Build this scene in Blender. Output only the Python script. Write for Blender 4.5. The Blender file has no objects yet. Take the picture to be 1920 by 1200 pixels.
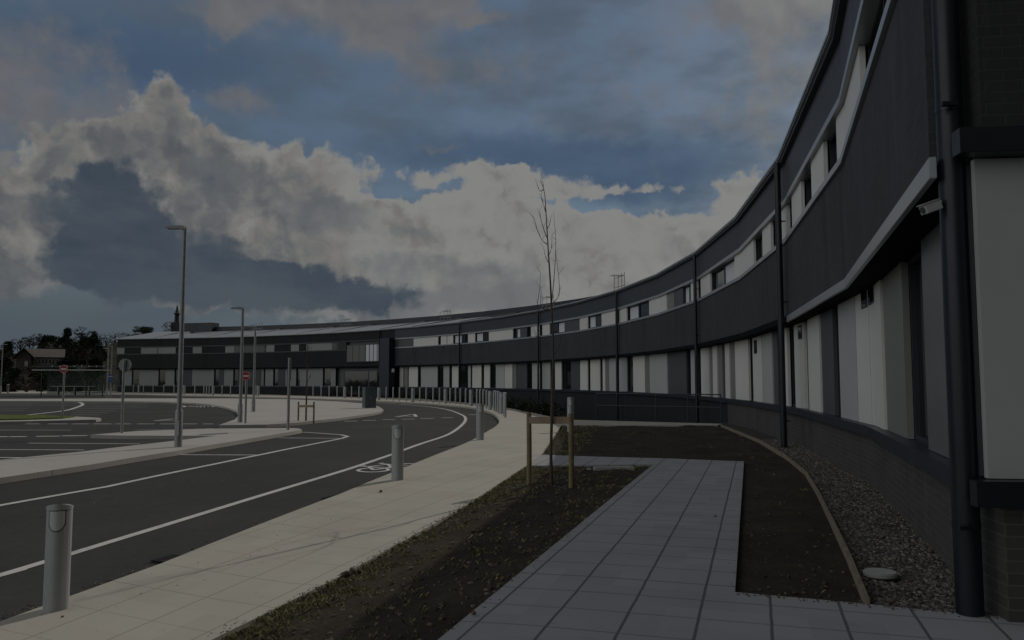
import bpy, bmesh, math, random
from mathutils import Vector, Matrix
from mathutils.geometry import delaunay_2d_cdt
random.seed(7)
S = bpy.context.scene
COL = S.collection
R = math.radians
EXPO = -1.0
F = 1500.0
CAMZ = 1.5
PITCH = math.atan(113 / 1500.0)
SUN_AZ = math.atan2(.65, .75)      # measured from +Y towards +X
SUN_EL = R(36.5)

# ------------------------------------------------------------------ camera
cam_d = bpy.data.cameras.new('camera')
cam = bpy.data.objects.new('camera', cam_d)
COL.objects.link(cam)
cam.location = (0, 0, CAMZ)
cam.rotation_euler = (math.pi / 2 + PITCH, 0, 0)
cam_d.sensor_width = 36
cam_d.lens = F / 1920 * 36
cam_d.clip_start = .05
cam_d.clip_end = 8000
S.camera = cam
S.view_settings.view_transform = 'Standard'
S.view_settings.look = 'None'
S.view_settings.exposure = EXPO
S.view_settings.gamma = 1
CR = Matrix.Rotation(math.pi / 2 + PITCH, 3, 'X')


def ray(px, py):
    return CR @ Vector(((px - 960) / F, (600 - py) / F, -1))


# ------------------------------------------------------------------ ground levels
def zr(Y):
    return -.0031 * (19 - max(Y, 2.5)) ** 2 if Y < 19 else 0.0


def zp(X, Y):
    xl = -2.3 + .301 * (Y - 6.2)
    xr = -.43 + .302 * (Y - 4.62)
    w = min(1, max(0, (xr - X) / (xr - xl)))
    return w * zr(Y)


def zroad(X, Y):
    return zp(X, Y) - .10


def gp(px, py, zf=zp):
    """ground point seen at a photo position"""
    d = ray(px, py)
    z = 0.0
    for _ in range(40):
        t = (z - CAMZ) / d.z
        z = .5 * z + .5 * zf(d.x * t, d.y * t)
    t = (z - CAMZ) / d.z
    return (d.x * t, d.y * t)


def gpl(pts, zf=zp):
    return [gp(x, y, zf) for x, y in pts]


def at_depth(px, py, Y):
    d = ray(px, py)
    t = Y / d.y
    return Vector((d.x * t, Y, CAMZ + d.z * t))


# ------------------------------------------------------------------ materials
def srgb(v):
    v /= 255
    return v / 12.92 if v < .04045 else ((v + .055) / 1.055) ** 2.4


class NT:
    def __init__(s, tree):
        s.t = tree
        s.n = tree.nodes
        s.l = tree.links

    def set(s, sock, v):
        if v is None:
            return
        if hasattr(v, 'is_output') or isinstance(v, bpy.types.NodeSocket):
            s.l.new(v, sock)
        else:
            if isinstance(v, (tuple, list)) and len(v) == 3 and len(sock.default_value) == 4:
                v = (*v, 1)
            sock.default_value = v

    def math(s, op, a, b=None, c=None, clamp=False):
        n = s.n.new('ShaderNodeMath')
        n.operation = op
        n.use_clamp = clamp
        s.set(n.inputs[0], a)
        s.set(n.inputs[1], b)
        s.set(n.inputs[2], c)
        return n.outputs[0]

    def vmath(s, op, a, b=None):
        n = s.n.new('ShaderNodeVectorMath')
        n.operation = op
        s.set(n.inputs[0], a)
        s.set(n.inputs[1], b)
        return n.outputs['Value'] if op in ('DOT_PRODUCT', 'LENGTH') else n.outputs[0]

    def noise(s, vec, scale, detail=4, rough=.55, dist=0, col=False):
        n = s.n.new('ShaderNodeTexNoise')
        s.set(n.inputs['Vector'], vec)
        n.inputs['Scale'].default_value = scale
        n.inputs['Detail'].default_value = detail
        n.inputs['Roughness'].default_value = rough
        n.inputs['Distortion'].default_value = dist
        return n.outputs['Color' if col else 'Fac']

    def ramp(s, fac, stops):
        n = s.n.new('ShaderNodeValToRGB')
        e = n.color_ramp.elements
        while len(e) > 1:
            e.remove(e[0])
        e[0].position = stops[0][0]
        e[0].color = (*stops[0][1], 1)
        for p, c in stops[1:]:
            x = e.new(p)
            x.color = (*c, 1)
        s.set(n.inputs[0], fac)
        return n.outputs[0]

    def mix(s, fac, a, b, mode='MIX'):
        n = s.n.new('ShaderNodeMix')
        n.data_type = 'RGBA'
        n.blend_type = mode
        s.set(n.inputs[0], fac)
        s.set(n.inputs[6], a)
        s.set(n.inputs[7], b)
        return n.outputs[2]

    def smooth(s, v, a, b):
        n = s.n.new('ShaderNodeMapRange')
        n.interpolation_type = 'SMOOTHSTEP'
        s.set(n.inputs[0], v)
        n.inputs[1].default_value = a
        n.inputs[2].default_value = b
        return n.outputs[0]

    def sep(s, v):
        n = s.n.new('ShaderNodeSeparateXYZ')
        s.set(n.inputs[0], v)
        return n.outputs

    def comb(s, x, y, z=0.0):
        n = s.n.new('ShaderNodeCombineXYZ')
        s.set(n.inputs[0], x)
        s.set(n.inputs[1], y)
        s.set(n.inputs[2], z)
        return n.outputs[0]


MATS = {}


def material(name):
    m = bpy.data.materials.new(name)
    m.use_nodes = True
    nt = NT(m.node_tree)
    bs = next(n for n in nt.n if n.type == 'BSDF_PRINCIPLED')
    tc = nt.n.new('ShaderNodeTexCoord')
    MATS[name] = m
    return m, nt, bs, tc


def bump(nt, bs, h, strength=.3, dist=.01):
    b = nt.n.new('ShaderNodeBump')
    b.inputs['Strength'].default_value = strength
    b.inputs['Distance'].default_value = dist
    nt.set(b.inputs['Height'], h)
    nt.l.new(b.outputs[0], bs.inputs['Normal'])


def simple(name, col, rough=.6, metal=0.0, var=.12, scale=6, bmp=0.0, spec=.5, bscale=60, coord='Object'):
    m, nt, bs, tc = material(name)
    o = tc.outputs[coord]
    n = nt.noise(o, scale, 5, .6)
    n2 = nt.noise(o, scale * 9, 3, .6)
    f = nt.math('MULTIPLY_ADD', n, .7, nt.math('MULTIPLY', n2, .3))
    lo = tuple(c * (1 - var * 1.6) for c in col)
    hi = tuple(min(1, c * (1 + var * 1.6)) for c in col)
    c = nt.ramp(f, [(.25, lo), (.75, hi)])
    nt.set(bs.inputs['Base Color'], c)
    r = nt.math('MULTIPLY_ADD', n, .25, rough - .12, clamp=True)
    nt.set(bs.inputs['Roughness'], r)
    bs.inputs['Metallic'].default_value = metal
    bs.inputs['Specular IOR Level'].default_value = spec
    if bmp:
        bump(nt, bs, nt.noise(o, bscale, 3, .6), bmp, .005)
    return m


def joint(nt, coord, period, width):
    """1 on a joint line, 0 between"""
    fr = nt.math('FRACT', nt.math('DIVIDE', coord, period))
    d = nt.math('ABSOLUTE', nt.math('SUBTRACT', fr, .5))
    return nt.smooth(d, .5 - width / period, .5 - .35 * width / period)


def slab_material(name, base, ang, org, period, width, jcol, jstrength, warm, faint=.35, rowoff=0.0, var=.09):
    m, nt, bs, tc = material(name)
    o = tc.outputs['Object']
    x, y, _ = nt.sep(o)
    ca, sa = math.cos(ang), math.sin(ang)
    dx = nt.math('SUBTRACT', x, org[0])
    dy = nt.math('SUBTRACT', y, org[1])
    q = nt.math('SUBTRACT', nt.math('MULTIPLY', dx, ca), nt.math('MULTIPLY', dy, sa))
    p = nt.math('ADD', nt.math('MULTIPLY', dx, sa), nt.math('MULTIPLY', dy, ca))
    p = nt.math('SUBTRACT', p, rowoff)
    wob = nt.math('MULTIPLY', nt.math('SUBTRACT', nt.noise(o, 3.0, 2), .5), .012)
    half = period * .5
    jq = joint(nt, nt.math('ADD', nt.math('ADD', q, half), wob), period, width)
    jp = joint(nt, nt.math('ADD', nt.math('ADD', p, half), wob), period, width)
    ci = nt.math('FLOOR', nt.math('DIVIDE', q, period))
    ri = nt.math('FLOOR', nt.math('DIVIDE', p, period))
    wn = nt.n.new('ShaderNodeTexWhiteNoise')
    wn.noise_dimensions = '2D'
    nt.set(wn.inputs['Vector'], nt.comb(ci, ri))
    wr = nt.n.new('ShaderNodeTexWhiteNoise')
    wr.noise_dimensions = '1D'
    nt.set(wr.inputs['W'], nt.math('FLOOR', nt.math('DIVIDE', nt.math('ADD', p, half), period)))
    jpv = nt.math('MULTIPLY', jp, nt.math('MULTIPLY_ADD', nt.math('POWER', wr.outputs[0], 1.5), 1 - faint, faint))
    j = nt.math('MAXIMUM', jq, jpv)
    n1 = nt.noise(o, 1.3, 5, .6)
    n2 = nt.noise(o, 45, 4, .65)
    n3 = nt.noise(o, 220, 2, .6)
    f = nt.math('MULTIPLY_ADD', wn.outputs[0], .22, nt.math('MULTIPLY_ADD', n1, .4, nt.math('MULTIPLY_ADD', n2, .22, nt.math('MULTIPLY', n3, .16))))
    lo = tuple(c * (1 - var * 2) for c in base)
    hi = tuple(c * (1 + var * 2) for c in base)
    c = nt.ramp(f, [(.28, lo), (.72, hi)])
    tint = nt.smooth(nt.noise(o, .8, 3), .42, .62)
    c = nt.mix(nt.math('MULTIPLY', tint, .5), c, nt.mix(1, c, warm, 'MULTIPLY'))
    st = nt.smooth(nt.noise(o, 5.5, 6, .7, .6), .60, .70)
    c = nt.mix(nt.math('MULTIPLY', st, .22), c, tuple(b * .5 for b in base))
    c = nt.mix(nt.math('MULTIPLY', j, jstrength), c, jcol)
    nt.set(bs.inputs['Base Color'], c)
    bs.inputs['Roughness'].default_value = .85
    bs.inputs['Specular IOR Level'].default_value = .3
    h = nt.math('SUBTRACT', nt.math('MULTIPLY', n2, .25), j)
    bump(nt, bs, h, .5, .006)
    return m


def brick_material(name, c1, c2, mortar, coord='UV', bl=.225, bh=.075, spec=.25):
    m, nt, bs, tc = material(name)
    o = tc.outputs[coord]
    b = nt.n.new('ShaderNodeTexBrick')
    nt.set(b.inputs['Vector'], o)
    b.inputs['Scale'].default_value = 1
    b.inputs['Brick Width'].default_value = bl
    b.inputs['Row Height'].default_value = bh
    b.inputs['Mortar Size'].default_value = .007
    b.inputs['Mortar Smooth'].default_value = .25
    b.inputs['Color1'].default_value = (*c1, 1)
    b.inputs['Color2'].default_value = (*c2, 1)
    b.inputs['Mortar'].default_value = (*mortar, 1)
    n = nt.noise(o, .7, 5, .6)
    n2 = nt.noise(o, 30, 4, .6)
    c = nt.mix(nt.math('MULTIPLY', nt.smooth(n, .4, .7), .45), b.outputs['Color'], tuple(min(1, v * 1.7) for v in c1))
    # vertical rain streaks
    x, y, _ = nt.sep(o)
    stk = nt.noise(nt.comb(nt.math('MULTIPLY', x, 3.2), nt.math('MULTIPLY', y, .18)), 2, 5, .65)
    c = nt.mix(nt.math('MULTIPLY', nt.smooth(stk, .48, .74), .5), c, tuple(min(1, v * 1.7) for v in c2))
    stk2 = nt.noise(nt.comb(nt.math('MULTIPLY', x, 1.1), nt.math('MULTIPLY', y, .25)), 1.3, 4, .6)
    c = nt.mix(nt.math('MULTIPLY', nt.smooth(stk2, .52, .70), .5), c, tuple(v * .62 for v in c1))
    c = nt.mix(nt.math('MULTIPLY', n2, .4), c, tuple(v * .5 for v in c1))
    nt.set(bs.inputs['Base Color'], c)
    bs.inputs['Roughness'].default_value = .78
    bs.inputs['Specular IOR Level'].default_value = spec
    h = nt.math('ADD', nt.math('SUBTRACT', 1, b.outputs['Fac']), nt.math('MULTIPLY', n2, .3))
    bump(nt, bs, h, .5, .006)
    return m


BRICK = brick_material('dark_brick', (.045, .048, .053), (.060, .061, .064), (.066, .068, .07))
DBRICK = brick_material('shaded_wing_brick', (.034, .035, .036), (.044, .044, .044), (.055, .055, .055))  # darkened copy: weaker light on the right-hand wing put into the colour
SBRICK = brick_material('shaded_brick', (.017, .018, .021), (.024, .025, .027), (.03, .031, .033))  # darkened copy: shade of left wing and sunken plinth put into the colour
PLINTH = brick_material('plinth_brick', (.064, .060, .057), (.084, .079, .075), (.115, .108, .10))
ASPHALT = None
m, nt, bs, tc = material('asphalt')
o = tc.outputs['Object']
n1 = nt.noise(o, .35, 6, .6)
n2 = nt.noise(o, 90, 3, .7)
n3 = nt.noise(o, 6, 5, .65, .4)
f = nt.math('MULTIPLY_ADD', n1, .45, nt.math('MULTIPLY_ADD', n2, .3, nt.math('MULTIPLY', n3, .25)))
c = nt.ramp(f, [(.28, (.027, .027, .027)), (.5, (.046, .046, .0455)), (.72, (.072, .072, .071))])
sp = nt.smooth(nt.noise(o, 34, 2, .5), .66, .74)
c = nt.mix(nt.math('MULTIPLY', sp, .4), c, (.16, .16, .155))
nt.set(bs.inputs['Base Color'], c)
bs.inputs['Roughness'].default_value = .9
bs.inputs['Specular IOR Level'].default_value = .2
bump(nt, bs, n2, .6, .006)
ASPHALT = m

m, nt, bs, tc = material('road_paint')
o = tc.outputs['Object']
wear = nt.math('MULTIPLY_ADD', nt.noise(o, 4, 6, .7), .6, nt.math('MULTIPLY', nt.noise(o, 70, 3, .7), .4))
c = nt.ramp(wear, [(.30, (.20, .20, .195)), (.45, (.52, .52, .51)), (.7, (.64, .64, .62))])
nt.set(bs.inputs['Base Color'], c)
bs.inputs['Roughness'].default_value = .8
bump(nt, bs, nt.noise(o, 120, 2), .3, .003)
PAINT = m

PAVE = slab_material('buff_paving', (.40, .385, .335), .40, (-3.9, 6.8), .6, .011, (.22, .19, .16), .6, (1.04, .98, .96), .3, 0.0, .045)
SLAB = slab_material('grey_paving', (.31, .315, .325), .295, (.78, 4.62), .44, .014, (.07, .07, .075), .8, (1.0, 1.0, 1.0), .45, .43, .06)
CONC = slab_material('pale_concrete', (.40, .39, .365), .1, (0, 0), .9, .012, (.3, .28, .26), .4, (1.0, .98, .96), .4, 0.0, .05)

m, nt, bs, tc = material('soil')
o = tc.outputs['Object']
n1 = nt.noise(o, 1.1, 6, .65)
n2 = nt.noise(o, 14, 6, .7)
n3 = nt.noise(o, 70, 3, .7)
f = nt.math('MULTIPLY_ADD', n1, .5, nt.math('MULTIPLY_ADD', n2, .35, nt.math('MULTIPLY', n3, .15)))
c = nt.ramp(f, [(.3, (.030, .026, .020)), (.5, (.058, .049, .038)), (.7, (.105, .088, .066))])
g = nt.smooth(nt.noise(o, 3.2, 5, .65), .54, .66)
c = nt.mix(nt.math('MULTIPLY', g, .5), c, (.075, .078, .035))
nt.set(bs.inputs['Base Color'], c)
bs.inputs['Roughness'].default_value = .95
bs.inputs['Specular IOR Level'].default_value = .1
bump(nt, bs, nt.math('ADD', n2, n3), .9, .03)
SOIL = m

GRAVELBED = simple('gravel_bed', (.07, .066, .062), .9, var=.35, scale=22, bmp=.8, spec=.1, bscale=40)
STONE = None
m, nt, bs, tc = material('gravel_stone')
vc = nt.n.new('ShaderNodeVertexColor')
vc.layer_name = 'tone'
tn = nt.sep(vc.outputs[0])[0]
c = nt.ramp(tn, [(0, (.05, .046, .042)), (.5, (.115, .104, .092)), (.85, (.20, .178, .15)), (1, (.31, .28, .245))])
nt.set(bs.inputs['Base Color'], nt.mix(.35, c, nt.mix(1, c, nt.noise(tc.outputs['Object'], 120, 3, col=True), 'MULTIPLY')))
bs.inputs['Roughness'].default_value = .8
STONE = m
m, nt, bs, tc = material('clod')
vc = nt.n.new('ShaderNodeVertexColor')
vc.layer_name = 'tone'
tn = nt.sep(vc.outputs[0])[0]
c = nt.ramp(tn, [(0, (.035, .027, .02)), (.6, (.10, .075, .052)), (.93, (.17, .142, .11)), (1, (.33, .30, .26))])
nt.set(bs.inputs['Base Color'], c)
bs.inputs['Roughness'].default_value = .9
CLOD = m
m, nt, bs, tc = material('grass_blade')
vc = nt.n.new('ShaderNodeVertexColor')
vc.layer_name = 'tone'
tn = nt.sep(vc.outputs[0])[0]
c = nt.ramp(tn, [(0, (.045, .05, .02)), (.4, (.11, .115, .04)), (.75, (.22, .19, .08)), (1, (.33, .28, .15))])
nt.set(bs.inputs['Base Color'], c)
bs.inputs['Roughness'].default_value = .7
BLADE = m
TURF = simple('turf', (.10, .125, .035), .9, var=.3, scale=5, bmp=.6, spec=.1, bscale=50)
GROUND = simple('earth_and_grass', (.035, .038, .024), .95, var=.35, scale=.2, bmp=.4, spec=.05, bscale=8)
HILLM = simple('hill_grass', (.036, .033, .022), .95, var=.4, scale=.06, spec=.05)

CREAM = simple('cream_cladding', (.66, .65, .62), .45, var=.035, scale=.9, spec=.4)
PALE = simple('pale_grey_cladding', (.44, .45, .44), .45, var=.035, scale=.9, spec=.4)
TAUPE = simple('taupe_cladding', (.20, .195, .185), .5, var=.06, scale=.9)
MIDGREY = simple('mid_grey_metal', (.17, .18, .185), .38, metal=.2, var=.05, scale=.9)
PALE_DIM = simple('pale_cladding_dimmed', (.25, .255, .255), .5, var=.04, scale=.9)  # same pale cladding, the left wing's dimmer light put into its colour
WINGP = simple('wing_panel', (.42, .43, .42), .45, var=.03, scale=.9)
CHAR = simple('charcoal_cladding', (.075, .08, .083), .4, var=.08, scale=.9)
FLASH = simple('grey_flashing', (.34, .36, .37), .35, metal=.35, var=.05, scale=1.5)
NAVY = simple('navy_metal', (.022, .027, .036), .4, var=.15, scale=2, spec=.45)
TOWERM = simple('entrance_metal', (.018, .020, .032), .4, var=.15, scale=2)
SOFF = simple('soffit_black', (.008, .009, .01), .9, var=.1, spec=.08)
PIPEM = simple('downpipe_metal', (.0095, .013, .018), .36, var=.2, scale=3, spec=.4)
PARAP = simple('parapet_metal', (.050, .056, .068), .55, var=.08, scale=1.2, spec=.35)
ROOFM = simple('roof_sheet', (.36, .37, .38), .38, metal=.3, var=.07, scale=.4)
ROOFD = simple('dark_roof_screen', (.022, .027, .037), .5, var=.15, scale=.6)
m, nt, bs, tc = material('window_glass')
bs.inputs['Base Color'].default_value = (.006, .008, .009, 1)
bs.inputs['Specular IOR Level'].default_value = .6
wv = nt.noise(tc.outputs['Object'], .6, 2)
nt.set(bs.inputs['Roughness'], nt.math('MULTIPLY_ADD', wv, .06, .01))
bump(nt, bs, wv, .08, .05)
GLASS = m
m, nt, bs, tc = material('shelter_glass')
tr = nt.n.new('ShaderNodeBsdfTransparent')
tr.inputs[0].default_value = (.70, .76, .74, 1)
mx = nt.n.new('ShaderNodeMixShader')
fz = nt.n.new('ShaderNodeFresnel')
fz.inputs[0].default_value = 1.5
nt.set(mx.inputs[0], nt.math('ADD', fz.outputs[0], nt.math('MULTIPLY', nt.noise(tc.outputs['Object'], 1.2, 4), .22)))
bs.inputs['Base Color'].default_value = (.25, .3, .29, 1)
bs.inputs['Roughness'].default_value = .2
nt.l.new(tr.outputs[0], mx.inputs[1])
nt.l.new(bs.outputs[0], mx.inputs[2])
out = next(n for n in nt.n if n.type == 'OUTPUT_MATERIAL')
nt.l.new(mx.outputs[0], out.inputs[0])
SGLASS = m
STEEL = simple('brushed_steel', (.36, .37, .38), .38, metal=.55, var=.08, scale=6)
GALV = simple('galvanised_steel', (.27, .275, .28), .5, metal=.4, var=.14, scale=5)
BOLL = simple('bollard_grey', (.35, .365, .38), .5, metal=.15, var=.05, scale=4)
BOLLD = simple('bollard_rim', (.045, .05, .055), .4, var=.1)
LENS = simple('lamp_lens', (.50, .52, .53), .25, var=.05, scale=9)
WOOD = simple('stake_timber', (.21, .165, .10), .85, var=.3, scale=9, bmp=.5, spec=.1, bscale=30)
RAILW = simple('rail_timber', (.40, .31, .235), .85, var=.2, scale=9, bmp=.4, spec=.1, bscale=30)
EDGEW = simple('edging_timber', (.22, .19, .145), .85, var=.25, scale=7, bmp=.5, spec=.1, bscale=30)
BARK = simple('sapling_bark', (.085, .068, .058), .85, var=.3, scale=20, bmp=.5, spec=.15)
BARKD = simple('tree_bark', (.05, .042, .035), .95, var=.3, scale=2)
EVER = simple('evergreen_leaf', (.020, .030, .016), .8, var=.5, scale=.35, spec=.15)
MIDG = simple('green_leaf', (.036, .045, .020), .8, var=.5, scale=.35, spec=.15)
TWIG = simple('bare_twig', (.060, .050, .043), .9, var=.35, scale=.35, spec=.1)
SHRUBM = simple('shrub_leaf', (.020, .026, .014), .8, var=.5, scale=2, spec=.15)
RED = simple('sign_red', (.33, .018, .03), .45, var=.05)
WHITE = simple('sign_white', (.62, .62, .61), .5, var=.04)
SIGNBACK = simple('sign_back_grey', (.27, .275, .28), .5, metal=.2, var=.05)
BLUE = simple('sign_blue', (.02, .07, .24), .45, var=.06)
CABM = simple('cabinet_green', (.075, .10, .105), .5, var=.08, scale=3)
CONCM = simple('cast_concrete', (.36, .355, .34), .85, var=.12, scale=6, bmp=.3)
RUST = simple('dry_leaf', (.14, .06, .035), .8, var=.3, scale=30)
HOUSEW = simple('house_render', (.12, .11, .095), .85, var=.15, scale=.8)
HOUSER = simple('house_roof_tile', (.105, .095, .085), .85, var=.2, scale=1.5)
SPIREM = simple('monument_stone', (.055, .056, .055), .9, var=.2, scale=.5)
CAMM = simple('camera_housing', (.44, .44, .43), .45, var=.04)
PALESHEET = simple('pale_pane_sheet', (.62, .64, .68), .5, var=.03)  # pale sheet for some panes and parts of panes
IRON = simple('cast_iron', (.03, .03, .03), .6, metal=.5, var=.3, scale=14)


# ------------------------------------------------------------------ object helpers
class MB:
    def __init__(s):
        s.v, s.f, s.uv, s.tone = [], [], [], []
        s.smooth = []

    def face(s, pts, uvs=None, smooth=False):
        i = len(s.v)
        s.v += [tuple(p) for p in pts]
        s.f.append(tuple(range(i, i + len(pts))))
        s.uv += uvs if uvs else [(p[0], p[1]) for p in pts]
        s.smooth.append(smooth)

    def box(s, x0, x1, y0, y1, z0, z1, M=None):
        c = [Vector((x, y, z)) for z in (z0, z1) for y in (y0, y1) for x in (x0, x1)]
        if M:
            c = [M @ p for p in c]
        for q in ((0, 2, 3, 1), (4, 5, 7, 6), (0, 1, 5, 4), (2, 6, 7, 3), (0, 4, 6, 2), (1, 3, 7, 5)):
            s.face([c[k] for k in q])

    def prism(s, poly, z0, z1, M=None, smooth=False, top=None):
        """poly in xy, ccw, extruded in z"""
        n = len(poly)
        top = top or (lambda x, y: z1)
        a = [Vector((x, y, z0)) for x, y in poly]
        b = [Vector((x, y, top(x, y))) for x, y in poly]
        if M:
            a = [M @ p for p in a]
            b = [M @ p for p in b]
        for k in range(n):
            j = (k + 1) % n
            s.face([a[k], a[j], b[j], b[k]], smooth=smooth)
        s.face(b)
        s.face(a[::-1])

    def tube(s, pts, rad, n=8, caps=True):
        pts = [Vector(p) for p in pts]
        if not isinstance(rad, (list, tuple)):
            rad = [rad] * len(pts)
        rings = []
        for i, p in enumerate(pts):
            d = (pts[min(i + 1, len(pts) - 1)] - pts[max(i - 1, 0)]).normalized()
            u = d.orthogonal().normalized() if abs(d.z) < .9 else Vector((1, 0, 0)).cross(d).normalized()
            w = d.cross(u)
            rings.append([p + (u * math.cos(2 * math.pi * k / n) + w * math.sin(2 * math.pi * k / n)) * rad[i] for k in range(n)])
        b = len(s.v)
        for r in rings:
            s.v += [tuple(q) for q in r]
        for i in range(len(rings) - 1):
            for k in range(n):
                j = (k + 1) % n
                fc = (b + i * n + k, b + i * n + j, b + (i + 1) * n + j, b + (i + 1) * n + k)
                s.f.append(fc)
                s.uv += [(k / n, i), ((k + 1) / n, i), ((k + 1) / n, i + 1), (k / n, i + 1)]
                s.smooth.append(True)
        if caps:
            for r in (rings[0][::-1], rings[-1]):
                s.face(r)

    def lathe(s, prof, n=12, c=(0, 0, 0)):
        s.tube([(c[0], c[1], c[2] + z) for r, z in prof], [max(r, .001) for r, z in prof], n)

    def build(s, name, mat, parent=None, bevel=0):
        me = bpy.data.meshes.new(name)
        me.from_pydata(s.v, [], s.f)
        ul = me.uv_layers.new(name='UVMap')
        flat = [c for uv in s.uv for c in uv]
        if len(flat) == 2 * len(me.loops):
            ul.data.foreach_set('uv', flat)
        me.polygons.foreach_set('use_smooth', s.smooth)
        if s.tone:
            ca = me.color_attributes.new('tone', 'FLOAT_COLOR', 'POINT')
            ca.data.foreach_set('color', [c for t in s.tone for c in (t, t, t, 1)])
        me.materials.append(mat)
        me.update()
        o = bpy.data.objects.new(name, me)
        COL.objects.link(o)
        if parent:
            o.parent = parent
        if bevel:
            bm = bmesh.new()
            bm.from_mesh(me)
            bmesh.ops.remove_doubles(bm, verts=bm.verts, dist=1e-5)
            bmesh.ops.bevel(bm, geom=[e for e in bm.edges if len(e.link_faces) == 2 and e.calc_face_angle(0) > .5],
                            offset=bevel, segments=2, affect='EDGES', clamp_overlap=True)
            bm.to_mesh(me)
            bm.free()
        return o


def tag(o, label=None, cat=None, group=None, kind=None):
    if label:
        o['label'] = label
    if cat:
        o['category'] = cat
    if group:
        o['group'] = group
    if kind:
        o['kind'] = kind
    return o


def thing(name, label, cat, loc=(0, 0, 0), rz=0, group=None):
    o = bpy.data.objects.new(name, None)
    o.empty_display_size = .2
    COL.objects.link(o)
    o.location = loc
    o.rotation_euler = (0, 0, rz)
    return tag(o, label, cat, group)


def kids(o, allobs):
    return [c for c in allobs if c.parent == o]


def dup(root, parts, loc, rz=0, label=None, group=None):
    """copy a thing with its parts (parts: list of (part, [subparts]))"""
    r = root.copy()
    COL.objects.link(r)
    r.location = loc
    r.rotation_euler = (0, 0, rz)
    if label:
        r['label'] = label
    if group:
        r['group'] = group
    for p, subs in parts:
        c = p.copy()
        COL.objects.link(c)
        c.parent = r
        for q in subs:
            d = q.copy()
            COL.objects.link(d)
            d.parent = c
    return r


def inside(poly, x, y):
    c = False
    j = len(poly) - 1
    for i in range(len(poly)):
        xi, yi = poly[i]
        xj, yj = poly[j]
        if (yi > y) != (yj > y) and x < (xj - xi) * (y - yi) / (yj - yi) + xi:
            c = not c
        j = i
    return c


def edge_dist(poly, x, y):
    best = 1e9
    for i in range(len(poly)):
        ax, ay = poly[i]
        bx, by = poly[(i + 1) % len(poly)]
        dx, dy = bx - ax, by - ay
        L = dx * dx + dy * dy or 1e-9
        t = min(1, max(0, ((x - ax) * dx + (y - ay) * dy) / L))
        best = min(best, math.hypot(x - ax - t * dx, y - ay - t * dy))
    return best


def densify(poly, step):
    out = []
    for i in range(len(poly)):
        a, b = Vector(poly[i]), Vector(poly[(i + 1) % len(poly)])
        n = max(1, int((b - a).length / step))
        out += [tuple(a.lerp(b, k / n)) for k in range(n)]
    return out


def smooth_line(pts, n=6, closed=False):
    """Catmull-Rom through the points"""
    P = [Vector(p) for p in pts]
    out = []
    N = len(P)
    for i in range(N - 1 if not closed else N):
        p0 = P[i - 1] if (i > 0 or closed) else P[i]
        p1, p2 = P[i], P[(i + 1) % N]
        p3 = P[(i + 2) % N] if (i + 2 < N or closed) else p2
        for k in range(n):
            t = k / n
            out.append(tuple(.5 * ((2 * p1) + (-p0 + p2) * t + (2 * p0 - 5 * p1 + 4 * p2 - p3) * t * t + (-p0 + 3 * p1 - 3 * p2 + p3) * t ** 3)))
    if not closed:
        out.append(tuple(P[-1]))
    return out


def sheet(name, poly, zf, mat, step=.6, skirt=0.0, bound=None, kind='structure'):
    poly = densify(poly, bound or step)
    xs = [p[0] for p in poly]
    ys = [p[1] for p in poly]
    pts = [Vector(p) for p in poly]
    n = len(pts)
    x = math.floor(min(xs) / step) * step
    while x < max(xs):
        y = math.floor(min(ys) / step) * step
        while y < max(ys):
            if inside(poly, x, y) and edge_dist(poly, x, y) > .35 * step:
                pts.append(Vector((x, y)))
            y += step
        x += step
    vs, es, fs, ov, oe, of = delaunay_2d_cdt(pts, [(i, (i + 1) % n) for i in range(n)], [], 1, 1e-5)
    me = bpy.data.meshes.new(name)
    verts = [(v.x, v.y, zf(v.x, v.y)) for v in vs]
    faces = []
    for f in fs:
        a, b, c = (vs[i] for i in f[:3])
        faces.append(tuple(f) if (b - a).cross(c - a) > 0 else tuple(reversed(f)))
    nb = len(faces)
    if skirt:
        cnt = {}
        for f in faces:
            for i in range(len(f)):
                e = (f[i], f[(i + 1) % len(f)])
                k = tuple(sorted(e))
                cnt.setdefault(k, []).append(e)
        low = {}
        for k, l in cnt.items():
            if len(l) == 1:
                a, b = l[0]
                for q in (a, b):
                    if q not in low:
                        low[q] = len(verts)
                        verts.append((verts[q][0], verts[q][1], verts[q][2] - skirt))
                faces.append((b, a, low[a], low[b]))
    me.from_pydata(verts, [], faces)
    me.polygons.foreach_set('use_smooth', [i < nb for i in range(len(faces))])
    if skirt:
        me.set_sharp_from_angle(angle=R(40))
    me.materials.append(mat)
    o = bpy.data.objects.new(name, me)
    COL.objects.link(o)
    o['kind'] = kind
    return o


def ext(a, b, d):
    """extend from b through a by d metres"""
    v = (Vector(a) - Vector(b)).normalized()
    p = Vector(a) + v * d
    return (p.x, p.y)


# ------------------------------------------------------------------ facade plan
ANG = [.315, .215, .13, .045] + [-.05 - .1 * k for k in range(14)]
V = [Vector((2.75, 5.0))]
for a in ANG:
    V.append(V[-1] + Vector((math.sin(a), math.cos(a))) * 7.0)
SEG = 7.0


def fdir(k):
    k = max(0, min(len(ANG) - 1, k))
    return Vector((math.sin(ANG[k]), math.cos(ANG[k])))


def fnorm(k):
    d = fdir(k)
    return Vector((-d.y, d.x))


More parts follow.
